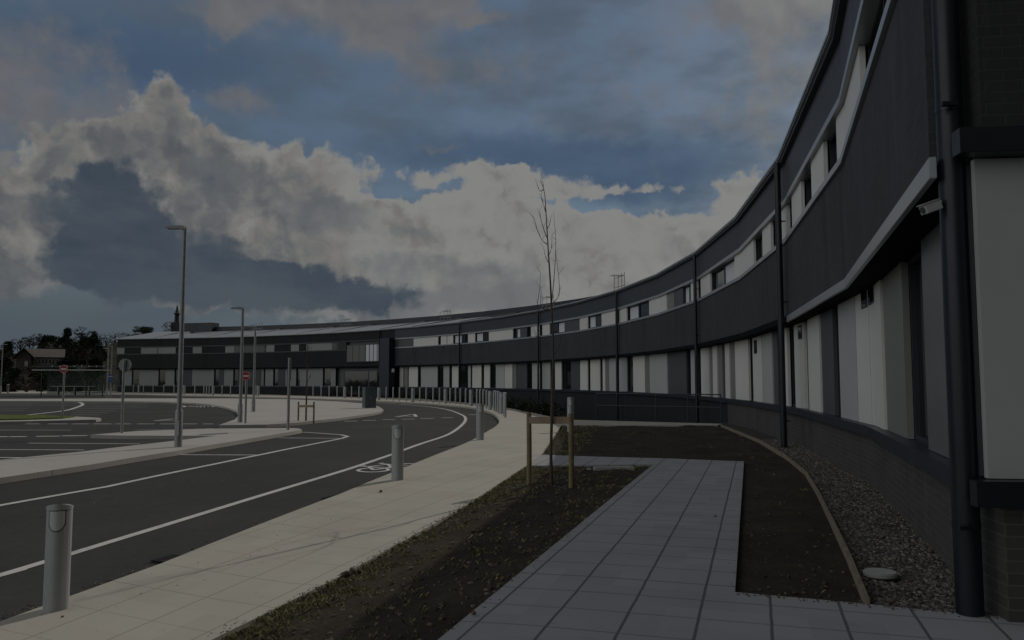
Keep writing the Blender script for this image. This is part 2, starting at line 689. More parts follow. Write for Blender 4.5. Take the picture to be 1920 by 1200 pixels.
def fpt(s, d):
    """plan point at distance s along the facade, offset d towards the courtyard (mitred)"""
    k = max(0, min(len(ANG) - 1, int(math.floor(s / SEG + 1e-6))))
    t = s / SEG - k
    def off(i):
        if i <= 0:
            return fnorm(0)
        if i >= len(ANG):
            return fnorm(len(ANG) - 1)
        m_ = (fnorm(i - 1) + fnorm(i)).normalized()
        return m_ / m_.dot(fnorm(i))
    base = V[k].lerp(V[k + 1], t) if 0 <= t <= 1 else V[k] + fdir(k) * (t * SEG)
    t = min(1, max(0, t))
    o_ = fnorm(k) * d
    e = 1e-3
    if t < e:
        o_ = off(k) * d
    elif t > 1 - e:
        o_ = off(k + 1) * d
    return base + o_


def s_at(px, py, d=0.0):
    """distance along the facade seen at a photo position"""
    r = ray(px, py)
    r2 = Vector((r.x, r.y))
    for k in range(len(ANG)):
        a = V[k] + fnorm(k) * d
        b = V[k + 1] + fnorm(k) * d
        e = b - a
        den = r2.x * (-e.y) - r2.y * (-e.x)
        if abs(den) < 1e-9:
            continue
        t = (a.x * (-e.y) - a.y * (-e.x)) / den
        u = (r2.x * a.y - r2.y * a.x) / den
        if t > 0 and -.003 <= u <= 1.003:
            return (k + min(1, max(0, u))) * SEG
    return None


def splits(s0, s1):
    out = [s0]
    k = math.floor(s0 / SEG) + 1
    while k * SEG < s1 - 1e-4:
        if k * SEG > s0 + 1e-4:
            out.append(k * SEG)
        k += 1
    out.append(s1)
    return out


def strip(mb, s0, s1, z0, z1, d0, d1, zb0=None, zb1=None):
    """solid band following the facade between offsets d0 (back) and d1 (front)"""
    ss = splits(s0, s1)
    zb0 = z0 if zb0 is None else zb0
    zb1 = z1 if zb1 is None else zb1
    def p(s, d, z):
        q = fpt(s, d)
        return (q.x, q.y, z)
    for a, b in zip(ss, ss[1:]):
        mb.face([p(b, d1, z0), p(a, d1, z0), p(a, d1, z1), p(b, d1, z1)], [(b, z0), (a, z0), (a, z1), (b, z1)])
        mb.face([p(a, d0, zb0), p(b, d0, zb0), p(b, d0, zb1), p(a, d0, zb1)], [(a, z0), (b, z0), (b, z1), (a, z1)])
        mb.face([p(a, d1, z1), p(a, d0, zb1), p(b, d0, zb1), p(b, d1, z1)], [(a, 0), (a, d1 - d0), (b, d1 - d0), (b, 0)])
        mb.face([p(a, d1, z0), p(b, d1, z0), p(b, d0, zb0), p(a, d0, zb0)], [(a, 0), (b, 0), (b, d1 - d0), (a, d1 - d0)])
    for s, fl in ((s0, 1), (s1, 0)):
        q = [p(s, d1, z0), p(s, d0, zb0), p(s, d0, zb1), p(s, d1, z1)]
        uv = [(0, z0), (d1 - d0, z0), (d1 - d0, z1), (0, z1)]
        mb.face(q[::-1] if fl == 0 else q, uv[::-1] if fl == 0 else uv)


SEND = s_at(200, 690) or len(ANG) * SEG - .5
DG = -.28                      # the ground storey sits back under the first floor
Z_SILL0, Z_SILL1 = .70, .845
Z_G0, Z_G1 = .845, 2.84
Z_F0, Z_F1 = 2.84, 2.985
Z_S0, Z_S1 = 4.71, 4.82
Z_U0, Z_U1 = 4.82, 5.61
Z_L0, Z_L1 = 5.61, 5.73
Z_E0, Z_E1 = 6.60, 6.71

B = thing('curved_building', 'long dark brick two storey building curving round the forecourt with cream panels', 'building', (6.5, 20, 0))
BX = Vector((6.5, 20, 0))


def bpart(mb, name, mat, parent=None, bevel=0):
    o = mb.build(name, mat, None, bevel)
    o.parent = parent or B
    if not parent:
        o.location = -BX
    return o


SA = .48
# plinth, brick bands
SFL = s_at(740, 690)
S2 = 2 * SEG
mb = MB(); strip(mb, .35, 3.5 * SEG, -1.6, Z_SILL0, DG - .35, DG); bpart(mb, 'plinth', PLINTH)
mb = MB(); strip(mb, 3.5 * SEG, SEND, -1.6, Z_SILL0, DG - .35, DG); bpart(mb, 'plinth', SBRICK)
mb = MB(); strip(mb, SA, SFL, Z_F1, Z_S0, -.35, 0)
bpart(mb, 'brick_wall', BRICK)
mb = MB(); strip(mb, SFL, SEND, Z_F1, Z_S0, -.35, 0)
bpart(mb, 'brick_wall', SBRICK)
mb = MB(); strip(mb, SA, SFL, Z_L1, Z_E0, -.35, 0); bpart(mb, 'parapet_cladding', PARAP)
mb = MB(); strip(mb, SFL, SEND, Z_L1, Z_E0, -.35, 0); bpart(mb, 'parapet_cladding', SBRICK)
mb = MB(); strip(mb, .5, SEND, Z_SILL0, Z_F1, DG - .6, DG - .36); strip(mb, SA, SEND, Z_S0, Z_L1, -.6, -.36); bpart(mb, 'inner_wall', CHAR)
mb = MB(); strip(mb, .35, SEND, Z_SILL0, Z_SILL1, DG - .35, DG + .09); bpart(mb, 'lower_sill', NAVY, bevel=.004)
mb = MB(); strip(mb, .24, S2, Z_F0, Z_F1, .0, .045); bpart(mb, 'lower_flashing', FLASH, bevel=.004)
mb = MB(); strip(mb, .5, SEND, Z_F0, Z_F1, DG - .36, -.002); strip(mb, S2, SEND, Z_F0, Z_F1, 0, .05); bpart(mb, 'soffit', SOFF)
mb = MB(); strip(mb, SA, SFL, Z_S0, Z_S1, -.35, .045); bpart(mb, 'upper_sill', FLASH, bevel=.004)
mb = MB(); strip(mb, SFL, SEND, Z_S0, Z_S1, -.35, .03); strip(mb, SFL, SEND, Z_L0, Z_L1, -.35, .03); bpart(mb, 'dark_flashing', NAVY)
mb = MB(); strip(mb, SA, SFL, Z_L0, Z_L1, -.35, .04); bpart(mb, 'upper_flashing', FLASH, bevel=.004)
mb = MB(); strip(mb, SA, SEND + .3, Z_E0, Z_E1 - .035, -.3, .10); bpart(mb, 'eaves_gutter', PARAP)
mb = MB(); strip(mb, SA, SEND + .3, Z_E1 - .035, Z_E1, -.3, .14); bpart(mb, 'eaves_trim', FLASH)
# roof
mb = MB(); strip(mb, SA, SEND + .4, Z_E1, Z_E1 + .05, -8.0, .16, 8.05, 8.1); bpart(mb, 'roof', ROOFM)
mb = MB(); strip(mb, SA, SEND - 4, 7.9, 8.62, -9.2, -7.7); bpart(mb, 'roof_screen', ROOFD)
mb = MB(); strip(mb, SA, SEND, -1.6, 8.0, -16, -15.6); strip(mb, SEND - .35, SEND - .01, -1.6, 6.5, -15.6, -.36)
bpart(mb, 'rear_wall', BRICK)
mb = MB(); strip(mb, SA, SEND + .2, 8.10, 8.16, -15.8, -9.2); bpart(mb, 'flat_roof', ROOFD)
for k in range(2, len(V), 1):
    s = k * SEG + (0 if k % 2 == 0 else 1.2)
    if s > SEND or s < 50:
        continue
    a, b = fpt(s, .12), fpt(s + 1.0, -7.6)
    mb = MB()
    mb.tube([(a.x, a.y, Z_E1 + .06), (b.x, b.y, 8.12)], .05, 5)
    bpart(mb, 'roof_seam', ROOFD)

# ground-floor cladding: (left px, right px, material)
GY = 700
C_, G_, T_, K_, M_ = CREAM, PALE, TAUPE, CHAR, MIDGREY
ground = [
    (1729, 1790, M_), (1652, 1687, T_), (1628.5, 1650.5, C_), (1603.5, 1628, C_), (1571, 1603, G_), (1536, 1558, K_), (1513, 1535, C_), (1488, 1506, C_),
    (1463, 1475, C_), (1447, 1455, K_), (1428, 1446, G_), (1410, 1427, C_), (1377, 1402, C_), (1367, 1376, T_), (1358, 1366.5, C_),
    (1344, 1352, T_), (1335, 1343, C_), (1329, 1334, T_), (1313, 1328, C_), (1294, 1305, G_),
    (1251, 1285, K_), (1217, 1250, G_), (1209, 1216, T_), (1186, 1208, C_), (1160, 1174, G_), (1141, 1155, G_), (1135, 1140, T_), (1129, 1134, C_),
    (1106, 1124, C_), (1087, 1101, C_), (1069, 1086, K_), (1040, 1052, C_), (1016, 1031, G_), (997, 1011, G_), (968, 987, K_), (961, 967, T_),
    (945.5, 960, C_), (929, 945, G_), (907, 918, C_), (885, 902, C_), (877, 882, G_), (847, 859, C_), (831, 842, G_), (789, 820, G_), (766, 783, C_),
    (757, 764, T_), (749, 756, G_), (620, 629, G_), (562, 605, G_), (544, 555, G_), (535, 538.5, G_), (497, 512, G_), (489, 494, T_), (420, 437, G_),
    (360, 401, G_), (310, 327, G_), (261, 297, G_), (233, 247, G_)]
gs = []
for l, r, mat in ground:
    a, b = s_at(r, GY, DG), s_at(l, GY, DG)
    if a is None or b is None:
        continue
    if l < 740 and mat is G_:
        mat = PALE_DIM
    gs.append((max(.38, min(a, b)), max(a, b), mat))
gs.sort(key=lambda q: q[0])
PANEL_N = 0


def panel(name, s0, s1, z0, z1, mat, d1=-.03):
    mb_ = MB()
    strip(mb_, s0 + .008, s1 - .008, z0 + .006, z1 - .006, d1 - .07, d1)
    return bpart(mb_, name, mat)


def window(s0, s1, z0, z1, step=1.05, d=-.16, name='window', pale_inset=False):
    fr = MB()
    w = .055
    for a, b in ((s0, s0 + w), (s1 - w, s1)):
        strip(fr, a, b, z0 + .002, z1 - .002, d - .06, d + .03)
    strip(fr, s0 + w, s1 - w, z0 + .002, z0 + w, d - .06, d + .03)
    strip(fr, s0 + w, s1 - w, z1 - w, z1 - .002, d - .06, d + .03)
    n_ = int((s1 - s0) / step + .3)
    for i in range(1, n_):
        c = s0 + (s1 - s0) * i / n_
        strip(fr, c - .03, c + .03, z0 + w, z1 - w, d - .06, d + .03)
    f = bpart(fr, name, NAVY)
    g = MB()
    strip(g, s0 + .01, s1 - .01, z0 + .01, z1 - .01, d - .05, d - .02)
    g.build('pane', GLASS, f)
    if pale_inset and s1 - s0 > .9 and s0 > 15:
        r_ = random.uniform(.35, .6)
        o_ = random.choice((.06, .1, 1 - r_ - .06)) * (s1 - s0)
        g = MB()
        strip(g, s0 + o_, s0 + o_ + r_ * (s1 - s0), z0 + .07, z1 - .07, d - .02, d - .012)
        g.build('pale_inset', PALESHEET, f)
    return f


ENT0, ENT1 = s_at(722, 690), s_at(650, 690)
prev = .4
for a, b, mat in gs + [(SEND - .3, SEND - .3, None)]:
    if a - prev > .12:
        if not (prev < ENT1 - 2 and a > ENT0 + 2 and prev > ENT0 - 4):
            if prev > ENT1 and a - prev > 1.6:
                panel('dark_panel', prev + .01, a - .75, Z_G0, Z_G1, NAVY, DG - .03)
                window(a - .74, a - .01, Z_G0, Z_G1, d=DG - .16)
            else:
                window(prev + .01, a - .01, Z_G0, Z_G1, d=DG - .16)
    if mat:
        panel('cladding_panel', a, b, Z_G0, Z_G1, mat, DG - .03 if mat not in (T_, K_) else DG - .055)
    prev = max(prev, b)

# upper storey
UY = 640
upper = [
    (1518, 1542, C_, 345), (1482, 1500, C_, 400), (1564, 1611, C_, 250), (1462, 1474, C_, 425), (1427, 1443, C_, 440), (1375, 1411, C_, 475), (1312, 1330, C_, 520),
    (1294, 1306, C_, 545), (1263, 1278, K_, 560), (1250, 1262, T_, 565), (1216, 1249, C_, 575), (1160, 1174, C_, 595), (1127, 1155, C_, 600),
    (1086, 1101, C_, 610), (1057, 1085, K_, 615), (1016, 1030, C_, 620), (995, 1011, C_, 622), (974, 987, K_, 625), (916, 961, C_, 632),
    (877, 890, C_, 635), (838, 849, C_, 638), (826, 837, C_, 640), (775, 821, C_, 642), (574, 622, G_, 654), (545, 560, G_, 655), (499, 514, G_, 656),
    (422, 439, G_, 657), (361, 378, G_, 658), (296, 329, G_, 658), (264, 295, G_, 658), (219, 233, G_, 659)]
us = []
for l, r, mat, y in upper:
    a, b = s_at(r, y), s_at(l, y)
    if a is None or b is None:
        continue
    if l < 740 and mat is G_:
        mat = PALE_DIM
    us.append((min(a, b), max(a, b), mat))
us.sort(key=lambda q: q[0])
prev = .5
for a, b, mat in us + [(SEND - .3, SEND - .3, None)]:
    if a - prev > .12:
        if prev > ENT0 - 5 and a - prev > 4:
            panel('upper_panel', prev + .01, ENT0 - .2 if prev < ENT0 - .3 else prev + .3, Z_U0, Z_U1, K_, -.05)
            panel('upper_panel', ENT1 + .2, a - .01, Z_U0, Z_U1, K_, -.05) if a > ENT1 + .3 else None
        elif prev > ENT1:
            (lambda m_: (strip(m_, prev + .005, a - .005, Z_U0, Z_U1, -.35, -.02), bpart(m_, 'brick_infill', SBRICK)))(MB())
        else:
            window(prev + .01, a - .01, Z_U0, Z_U1, 1.5, pale_inset=True)
    if mat:
        panel('upper_panel', a, b, Z_U0, Z_U1, mat, -.03 if mat not in (T_, K_) else -.055)
    prev = max(prev, b)
# opening vents in the panels
for x0, x1, y0, y1 in ((1623.5, 1634, 520, 570), (1611, 1622, 532, 578), (1494, 1501.5, 610, 636), (1412, 1417.5, 638, 663)):
    a, b = s_at(x1, (y0 + y1) / 2, DG), s_at(x0, (y0 + y1) / 2, DG)
    dep = fpt((a + b) / 2, DG)
    za = CAMZ + ray(x0, y1).z * dep.y / ray(x0, y1).y
    zb = CAMZ + ray(x0, y0).z * dep.y / ray(x0, y0).y
    mb = MB(); strip(mb, a, b, za, zb, DG - .06, DG - .022); f = bpart(mb, 'vent', NAVY)
    g = MB(); strip(g, a + .03, b - .03, za + .03, zb - .03, DG - .03, DG - .018); g.build('pane', GLASS, f)
# joints of the near cream panel
# entrance: glazed lobby, tower and first-floor window
mb = MB(); strip(mb, ENT0 + .1, ENT1, 0, Z_G1 - .2, -.1, .35); e = bpart(mb, 'entrance_lobby', NAVY)
g = MB(); strip(g, ENT0 + .3, ENT0 + 2.2, .1, 2.45, .2, .36); strip(g, ENT0 + 2.4, ENT1 - .2, .1, 2.45, .2, .36); g.build('pane', GLASS, e)
ta, tb = s_at(740, 690), s_at(722, 690)
mb = MB(); strip(mb, ta, tb, -.1, 5.75, -.1, .7); bpart(mb, 'entrance_tower', TOWERM)
wa, wb, wc = s_at(716, 660), s_at(687, 660), s_at(652, 660)
def bigwin(a, b, n_, z0=3.42, z1=5.28):
    fr = MB(); strip(fr, a, b, z0, z1, -.1, .12)
    f = bpart(fr, 'entrance_window', NAVY)
    for i in range(n_):
        c0, c1 = a + (b - a) * i / n_, a + (b - a) * (i + 1) / n_
        g_ = MB(); strip(g_, c0 + .06, c1 - .06, z0 + .08, z1 - .08, .05, .125); g_.build('pane', PALESHEET if n_ == 4 else GLASS, f)
bigwin(wa, wb - .02, 4); bigwin(wb + .02, wc, 3)

# downpipes with collars
for k in (0, 2, 4, 6, 8, 10, 12):
    q = fpt(k * SEG, .17) if k else Vector((2.95, 5.28))
    mb = MB()
    pr_ = .072 if k else .083
    mb.tube([(q.x, q.y, (-1.2 if k > 2 else -.1) if k else -.045), (q.x, q.y, 6.6)], pr_, 14)
    p_ = bpart(mb, 'downpipe', PIPEM)
    for z in (.55, 3.3, 5.2):
        c = MB(); c.tube([(q.x, q.y, z), (q.x, q.y, z + .035)], pr_ + .0035, 14); n0 = fpt(k * SEG + .05, -.05)
        c.box(-.05, .05, -.02, .02, z + .005, z + .03, Matrix.Translation(((q.x + n0.x) / 2, (q.y + n0.y) / 2, 0)))
        c.build('collar', PIPEM, p_)

# right-hand wing that comes forward beside the near downpipe
WC = Vector((3.09, 5.10))
wd = Vector((1, -.12)).normalized()
wn = Vector((wd.y, -wd.x))         # towards the camera
def wbox(mb_, u0, u1, z0, z1, d0, d1):
    P = lambda u, d, z: (*(WC + wd * u + wn * d), z)
    for q in ([(u0, d1, z0), (u1, d1, z0), (u1, d1, z1), (u0, d1, z1)],):
        mb_.face([P(*a) for a in q], [(a[0], a[2]) for a in q])
    mb_.face([P(u1, d0, z0), P(u0, d0, z0), P(u0, d0, z1), P(u1, d0, z1)], [(u1, z0), (u0, z0), (u0, z1), (u1, z1)])
    mb_.face([P(u0, d0, z0), P(u0, d1, z0), P(u0, d1, z1), P(u0, d0, z1)], [(d0, z0), (d1, z0), (d1, z1), (d0, z1)])
    mb_.face([P(u1, d1, z0), P(u1, d0, z0), P(u1, d0, z1), P(u1, d1, z1)], [(d1, z0), (d0, z0), (d0, z1), (d1, z1)])
    mb_.face([P(u0, d1, z1), P(u1, d1, z1), P(u1, d0, z1), P(u0, d0, z1)], [(u0, d1), (u1, d1), (u1, d0), (u0, d0)])
    mb_.face([P(u0, d0, z0), P(u1, d0, z0), P(u1, d1, z0), P(u0, d1, z0)], [(u0, d0), (u1, d0), (u1, d1), (u0, d1)])
mb = MB(); wbox(mb, .0, 7, -.5, .715, -.5, 0); bpart(mb, 'plinth', PLINTH)
mb = MB(); wbox(mb, -.03, 7, 2.945, Z_E0, -.3, 0); wbox(mb, -.02, 7, .70, .875, -.3, 0); bpart(mb, 'brick_wall', DBRICK)
mb = MB(); wbox(mb, -.20, 7, .715, .875, .002, .11); bpart(mb, 'lower_sill', PIPEM, bevel=.004)
mb = MB(); wbox(mb, -.22, 7, 2.945, 3.11, .002, .13); bpart(mb, 'lower_flashing', PIPEM, bevel=.004)
mb = MB(); wbox(mb, .0, 7, .875, 2.945, -.6, -.3); bpart(mb, 'inner_wall', CHAR)
mb = MB(); wbox(mb, -.055, -.025, .875, 2.945, -.30, -.20); f = bpart(mb, 'window_jamb', FLASH)
mb = MB(); wbox(mb, -.02, .03, .875, 2.945, -.28, -.12); bpart(mb, 'window_jamb', CHAR)
mb = MB(); wbox(mb, -.075, 1.50, .88, 2.94, -.075, -.02); bpart(mb, 'cladding_panel', WINGP)
for u_ in (1.52, 3.02, 4.52):
    mb = MB(); wbox(mb, u_, u_ + 1.48, .88, 2.94, -.1, -.02); bpart(mb, 'cladding_panel', WINGP)
mb = MB(); wbox(mb, 0, 7, Z_E0, Z_E1, -.4, .12); bpart(mb, 'eaves_gutter', FLASH)
mb = MB(); wbox(mb, .6, 7, 6.0, 6.5, -1.4, -.5); bpart(mb, 'flat_roof', ROOFD)

# roof guard rails
for px, py, kind in ((585, 600, 1), (760, 595, 1), (934, 580, 0), (1120, 556, 0), (427, 607, 1)):
    s = s_at(px, 640)
    dq = -5.0 if px < 1000 else -1.5
    q = fpt(s, dq)
    zb = Z_E1 + (8.1 - Z_E1) * (-dq / 8.0)
    mb = MB()
    u = fdir(int(s / SEG))
    L = 1.7
    for j, t in enumerate((0, .25, .6, 1.0)):
        c = q + u * (t * L - L / 2)
        mb.tube([(c.x, c.y, zb), (c.x, c.y, zb + (1.25 if t in (0, .25) or not kind else 1.05))], .022, 5)
    for h in (1.2, .6):
        a, b = q - u * L / 2, q + u * L / 2
        mb.tube([(a.x, a.y, zb + h - .16), (b.x, b.y, zb + h - .16)], .02, 5)
    for t in (0, .25):
        c = q + u * (t * L - L / 2); c2 = fpt(s, dq + 1.0)
        mb.tube([(c.x, c.y, zb + 1.04), (c.x + fnorm(int(s / SEG)).x * .8, c.y + fnorm(int(s / SEG)).y * .8, zb + 1.04)], .02, 5)
    bpart(mb, 'roof_rail', GALV)
# plant box on the far roof and the ventilator in front of it
for x0, x1, y0, y1, nm, mat, dd in ((275, 325, 606, 620, 'roof_plant_box', ROOFD, -7.0), (285, 305, 616.5, 622, 'roof_vent', FLASH, -5.0)):
    a, b = s_at(x1, 640), s_at(x0, 640)
    mb = MB(); strip(mb, a, b, 7.4 if mat is ROOFM else (7.2 if dd < -6 else 7.3), 9.15 if dd < -6 else 7.85, dd - 1.5, dd); bpart(mb, nm, mat)
# lamps and sign boards fixed to the far walls
for px, py in ((741, 696), ):
    s = s_at(px, py); q = fpt(s, .25)
    mb = MB(); mb.box(-.12, .12, -.12, .12, 2.3, 2.65, Matrix.Translation((q.x, q.y, 0))); bpart(mb, 'wall_light', WHITE)

# CCTV camera under the flashing
cc_ = at_depth(1746, 389, 5.25)
t = thing('security_camera', 'pale grey security camera on a bracket beside the near downpipe', 'camera', tuple(cc_))
Mx = Matrix.Rotation(R(100), 4, 'Z') @ Matrix.Rotation(-.34, 4, 'X')
mb = MB()
mb.box(-.034, .034, -.06, .065, -.03, .032, Mx)
mb.box(-.038, .038, -.065, .08, .032, .04, Mx)
mb.build('housing', CAMM, t, bevel=.005)
mb = MB(); mb.tube([Mx @ Vector((0, .066, 0)), Mx @ Vector((0, .072, 0))], .022, 12); mb.build('lens', BOLLD, t)
mb = MB(); mb.tube([Mx @ Vector((0, -.06, 0)), Vector((.085, .02, .045)), Vector((.085, .17, .045))], .012, 8); mb.build('bracket', CAMM, t)

# ------------------------------------------------------------------ ground, road, pavements
kerb_px = [(0, 1165), (130, 1118), (300, 1057), (640, 925), (760, 876), (870, 832), (915, 808), (932, 797), (936, 787), (926, 776), (908, 769),
           (880, 763), (840, 759), (800, 755.8), (740, 752.8), (700, 751), (620, 748), (540, 745.5), (440, 743.2), (300, 740.4), (200, 738.4), (80, 737.5), (0, 737)]
kerb = gpl(kerb_px)
kerb = [ext(kerb[0], kerb[1], 9)] + kerb[:4] + smooth_line(kerb[4:13], 5)[:-1] + kerb[12:] + [gp(-90, 736.6)]
back_px = [(-90, 731.5), (0, 732), (200, 733.5), (300, 736), (400, 738), (500, 739.6), (620, 743.2), (700, 745), (800, 748), (840, 751), (880, 755), (910, 758.5), (950, 764.5), (985, 770.5), (1010, 776), (1055, 786.5), (1355, 794.5)]
back = gpl(back_px)
walk_edge = gpl([(1345, 797.2), (1053, 797.2), (1015, 852.5), (987, 873), (887, 939), (820, 979), (740, 1023), (640, 1079), (400, 1198)])
walk_edge.append(ext(walk_edge[-1], walk_edge[-2], 7))
sheet('pavement', kerb + back + walk_edge, zp, PAVE, .7, .9)
road_poly = kerb + [(-150, 86), (-150, -6)]
sheet('road', road_poly, zroad, ASPHALT, 1.0)

path = gpl([(1015.5, 852.5), (1395, 865), (1378, 1110), (1625, 1132), (1760, 1146), (1900, 1158), (1990, 1166)])
left = gpl([(1225, 870.5), (820, 1200)])
path_poly = path + [(3.8, 1.0), (3.8, -4), (-3.2, -4), ext(left[1], left[0], 7.5), left[1], left[0], gp(987.5, 873)]
sheet('path', path_poly, zp, SLAB, .7, .2)


def rnd(x, y):
    v = math.sin(x * 12.9898 + y * 78.233) * 43758.5453
    return v - math.floor(v)


def vnoise(x, y):
    xi, yi = math.floor(x), math.floor(y)
    fx, fy = x - xi, y - yi
    fx, fy = fx * fx * (3 - 2 * fx), fy * fy * (3 - 2 * fy)
    a = rnd(xi, yi) * (1 - fx) + rnd(xi + 1, yi) * fx
    b = rnd(xi, yi + 1) * (1 - fx) + rnd(xi + 1, yi + 1) * fx
    return a * (1 - fy) + b * fy


def lumpy(x, y):
    return (vnoise(x * 1.7, y * 1.7) - .5) * .07 + (vnoise(x * 5, y * 5) - .5) * .05 + (vnoise(x * 13, y * 13) - .5) * .025


bed1 = [gp(987, 873.5), left[0], left[1], ext(left[1], left[0], 7), walk_edge[-1], walk_edge[-2]] + walk_edge[3:-2][::-1][:-1]


def bedz(poly, sink=.035):
    def f(x, y):
        e = min(1, edge_dist(poly, x, y) / .35)
        return zp(x, y) - sink + e * (lumpy(x, y) + .03)
    return f


bz1 = bedz(bed1)
sheet('soil_bed', bed1, bz1, SOIL, .16, 0, .3)
edging_px = [(1627, 1131), (1590, 1040), (1555, 967), (1535, 925), (1511, 886), (1478, 859), (1422, 826), (1352, 797.5)]
edging = gpl(edging_px)
bed2 = gpl([(1053.5, 797.3), (1345, 797.3)]) + edging[::-1] + gpl([(1378, 1110), (1395, 865), (1015.5, 852.7)])
bz2 = bedz(bed2, .05)
sheet('soil_bed', bed2, bz2, SOIL, .22, 0, .3)
ng = 24
sfar = s_at(1352, 760, DG)
grav = edging + [tuple(fpt(sfar + (0.2 - sfar) * i / ng, DG - .05)) for i in range(ng + 1)] + [(3.2, 5.2), (3.3, 4.95), gp(1905, 1158), gp(1760, 1146)]
gz = lambda x, y: -.045 + (vnoise(x * 3, y * 3) - .5) * .03
sheet('gravel_bed', grav, gz, GRAVELBED, .3)

# ground sheet to the horizon, sunk below everything; sunken area in front of the building
DIP = [back[i] for i in range(8, 17)] + [tuple(fpt(s, -.2)) for s in (22, 28, 35, 42, 49, 56, 63, 70, 77)]


def gz0(x, y):
    if 24 < y < 90 and -12 < x < 11 and (inside(DIP, x, y) or edge_dist(DIP, x, y) < 2.6):
        return -1.05
    if y < 25 and abs(x) < 20:
        return zp(x, y) - .32
    return -.30


gx = [-3000, -1200, -500, -250, -150, -100] + [x for x in range(-80, 20, 2)] + [30, 60, 150, 500, 1200, 3000]
gy = [-800, -200, -60, -20, -6] + [y for y in range(0, 100, 2)] + [115, 150, 220, 400, 900, 2000, 5000]
mb = MB()
vi = [(x, y, gz0(x, y)) for y in gy for x in gx]
mb.v = vi
for j in range(len(gy) - 1):
    for i in range(len(gx) - 1):
        a = j * len(gx) + i
        mb.f.append((a, a + 1, a + 1 + len(gx), a + len(gx)))
        mb.uv += [(0, 0)] * 4
        mb.smooth.append(True)
tag(mb.build('ground', GROUND), kind='structure')

# islands
isl1 = gpl([(-70, 906), (0, 896), (170, 871), (330, 845.5), (440, 827), (552, 808.5), (566, 805.5), (560, 803.2), (540, 802.5), (400, 803.5), (260, 808), (170, 815),
            (230, 816.7), (405, 817), (300, 829.5), (150, 847), (0, 862), (-70, 869)])
sheet('traffic_island', isl1, zp, CONC, .7, .12)
isl2 = gpl([(410, 797), (440, 786.5), (448, 778), (443, 770), (422, 763), (395, 758), (360, 755), (300, 753), (230, 752.3), (120, 751.8), (0, 751.6), (-80, 751.6),
            (-80, 748.5), (0, 748), (120, 747.5), (210, 747), (300, 747), (440, 747), (540, 748.5), (640, 753), (690, 757), (712, 763), (719, 768), (714, 772), (700, 775), (640, 783.5),
            (560, 792), (500, 796)])
sheet('traffic_island', isl2, zp, CONC, 1.2, .12)
isl3 = gpl([(-80, 777), (0, 777.5), (80, 779), (140, 781), (186, 783.3), (190, 785), (180, 786.5), (110, 788.2), (0, 790.5), (-80, 792)])
sheet('traffic_island', isl3, zp, CONC, 1.0, .12)
turf = gpl([(-80, 778.2), (0, 778.8), (80, 780.2), (140, 782), (118, 785), (60, 787), (0, 788.5), (-80, 790)])
sheet('turf', turf, lambda x, y: zp(x, y) + .03 + .03 * vnoise(x * 2, y * 2), TURF, .6, .05)


# ------------------------------------------------------------------ road markings
def ribbon(name, px, width, smooth=0, closed=False, pts=None, dz=.005):
    p = pts or gpl(px, zroad)
    if smooth:
        p = smooth_line(p, smooth, closed)
    q = []
    for a, b in zip(p, p[1:] + ([p[0]] if closed else [])):
        L = math.hypot(b[0] - a[0], b[1] - a[1])
        n_ = max(1, int(L / .5))
        q += [(a[0] + (b[0] - a[0]) * k / n_, a[1] + (b[1] - a[1]) * k / n_) for k in range(n_)]
    if not closed:
        q.append(p[-1])
    mb_ = MB()
    L_, R_ = [], []
    N = len(q)
    for i in range(N):
        a = Vector(q[i - 1] if (i or closed) else q[i])
        b = Vector(q[(i + 1) % N] if (i < N - 1 or closed) else q[i])
        d = (b - a).normalized()
        n_ = Vector((-d.y, d.x)) * width / 2
        c = Vector(q[i])
        L_.append(c + n_)
        R_.append(c - n_)
    for i in range(N if closed else N - 1):
        j = (i + 1) % N
        w = [R_[i], R_[j], L_[j], L_[i]]
        mb_.face([(v.x, v.y, zroad(v.x, v.y) + dz) for v in w])
    return tag(mb_.build(name, PAINT), kind='structure')


def quad_mark(name, px):
    w = gpl(px, zroad)
    mb_ = MB()
    mb_.face([(x, y, zroad(x, y) + .006) for x, y in w])
    return tag(mb_.build(name, PAINT), kind='structure')


lane = gpl([(-120, 1112), (0, 1079), (80, 1055), (133, 1039), (400, 957), (640, 884), (733, 853), (757, 844), (790, 832), (840, 815), (865, 798), (873, 786), (866, 778), (840, 768.5), (807, 763), (775, 760), (725, 756.2), (640, 752.2), (560, 749.8)], zroad)
lane = [ext(lane[0], lane[1], 9)] + lane
ribbon('lane_line', None, .12, 6, pts=lane)
ribbon('bay_line', [(-420, 1050), (-120, 975), (0, 948), (200, 913), (400, 871), (493, 852), (640, 822.5), (652, 818.5), (640, 815.5), (600, 812.5), (555, 810)], .12)
ribbon('bay_line', [(338, 853), (486, 853.5)], .1)
ribbon('bay_line', [(524, 821.3), (640, 822.2)], .1)
ribbon('bay_line', [(53, 831.2), (262, 832.5)], .1)
ribbon('bay_line', [(-80, 843), (158, 844)], .1)
ribbon('bay_line', [(-80, 857.5), (40, 858.5)], .1)
ribbon('bay_line', [(-80, 806.8), (133, 806.6)], .1)
ribbon('bay_line', [(250, 806.5), (400, 803.8)], .08)
for x0, x1, y in ((-40, 15, 819), (18, 50, 818.7), (68, 112, 818), (116, 163, 817)):
    ribbon('dashed_line', [(x0, y + .4), (x1, y)], .22)
for x0, x1 in ((48, 75), (90, 127), (134, 166), (175, 209), (216, 245), (258, 290), (300, 330), (342, 370), (380, 400)):
    ribbon('give_way_line', [(x0, 795), (x1, 795)], .2)
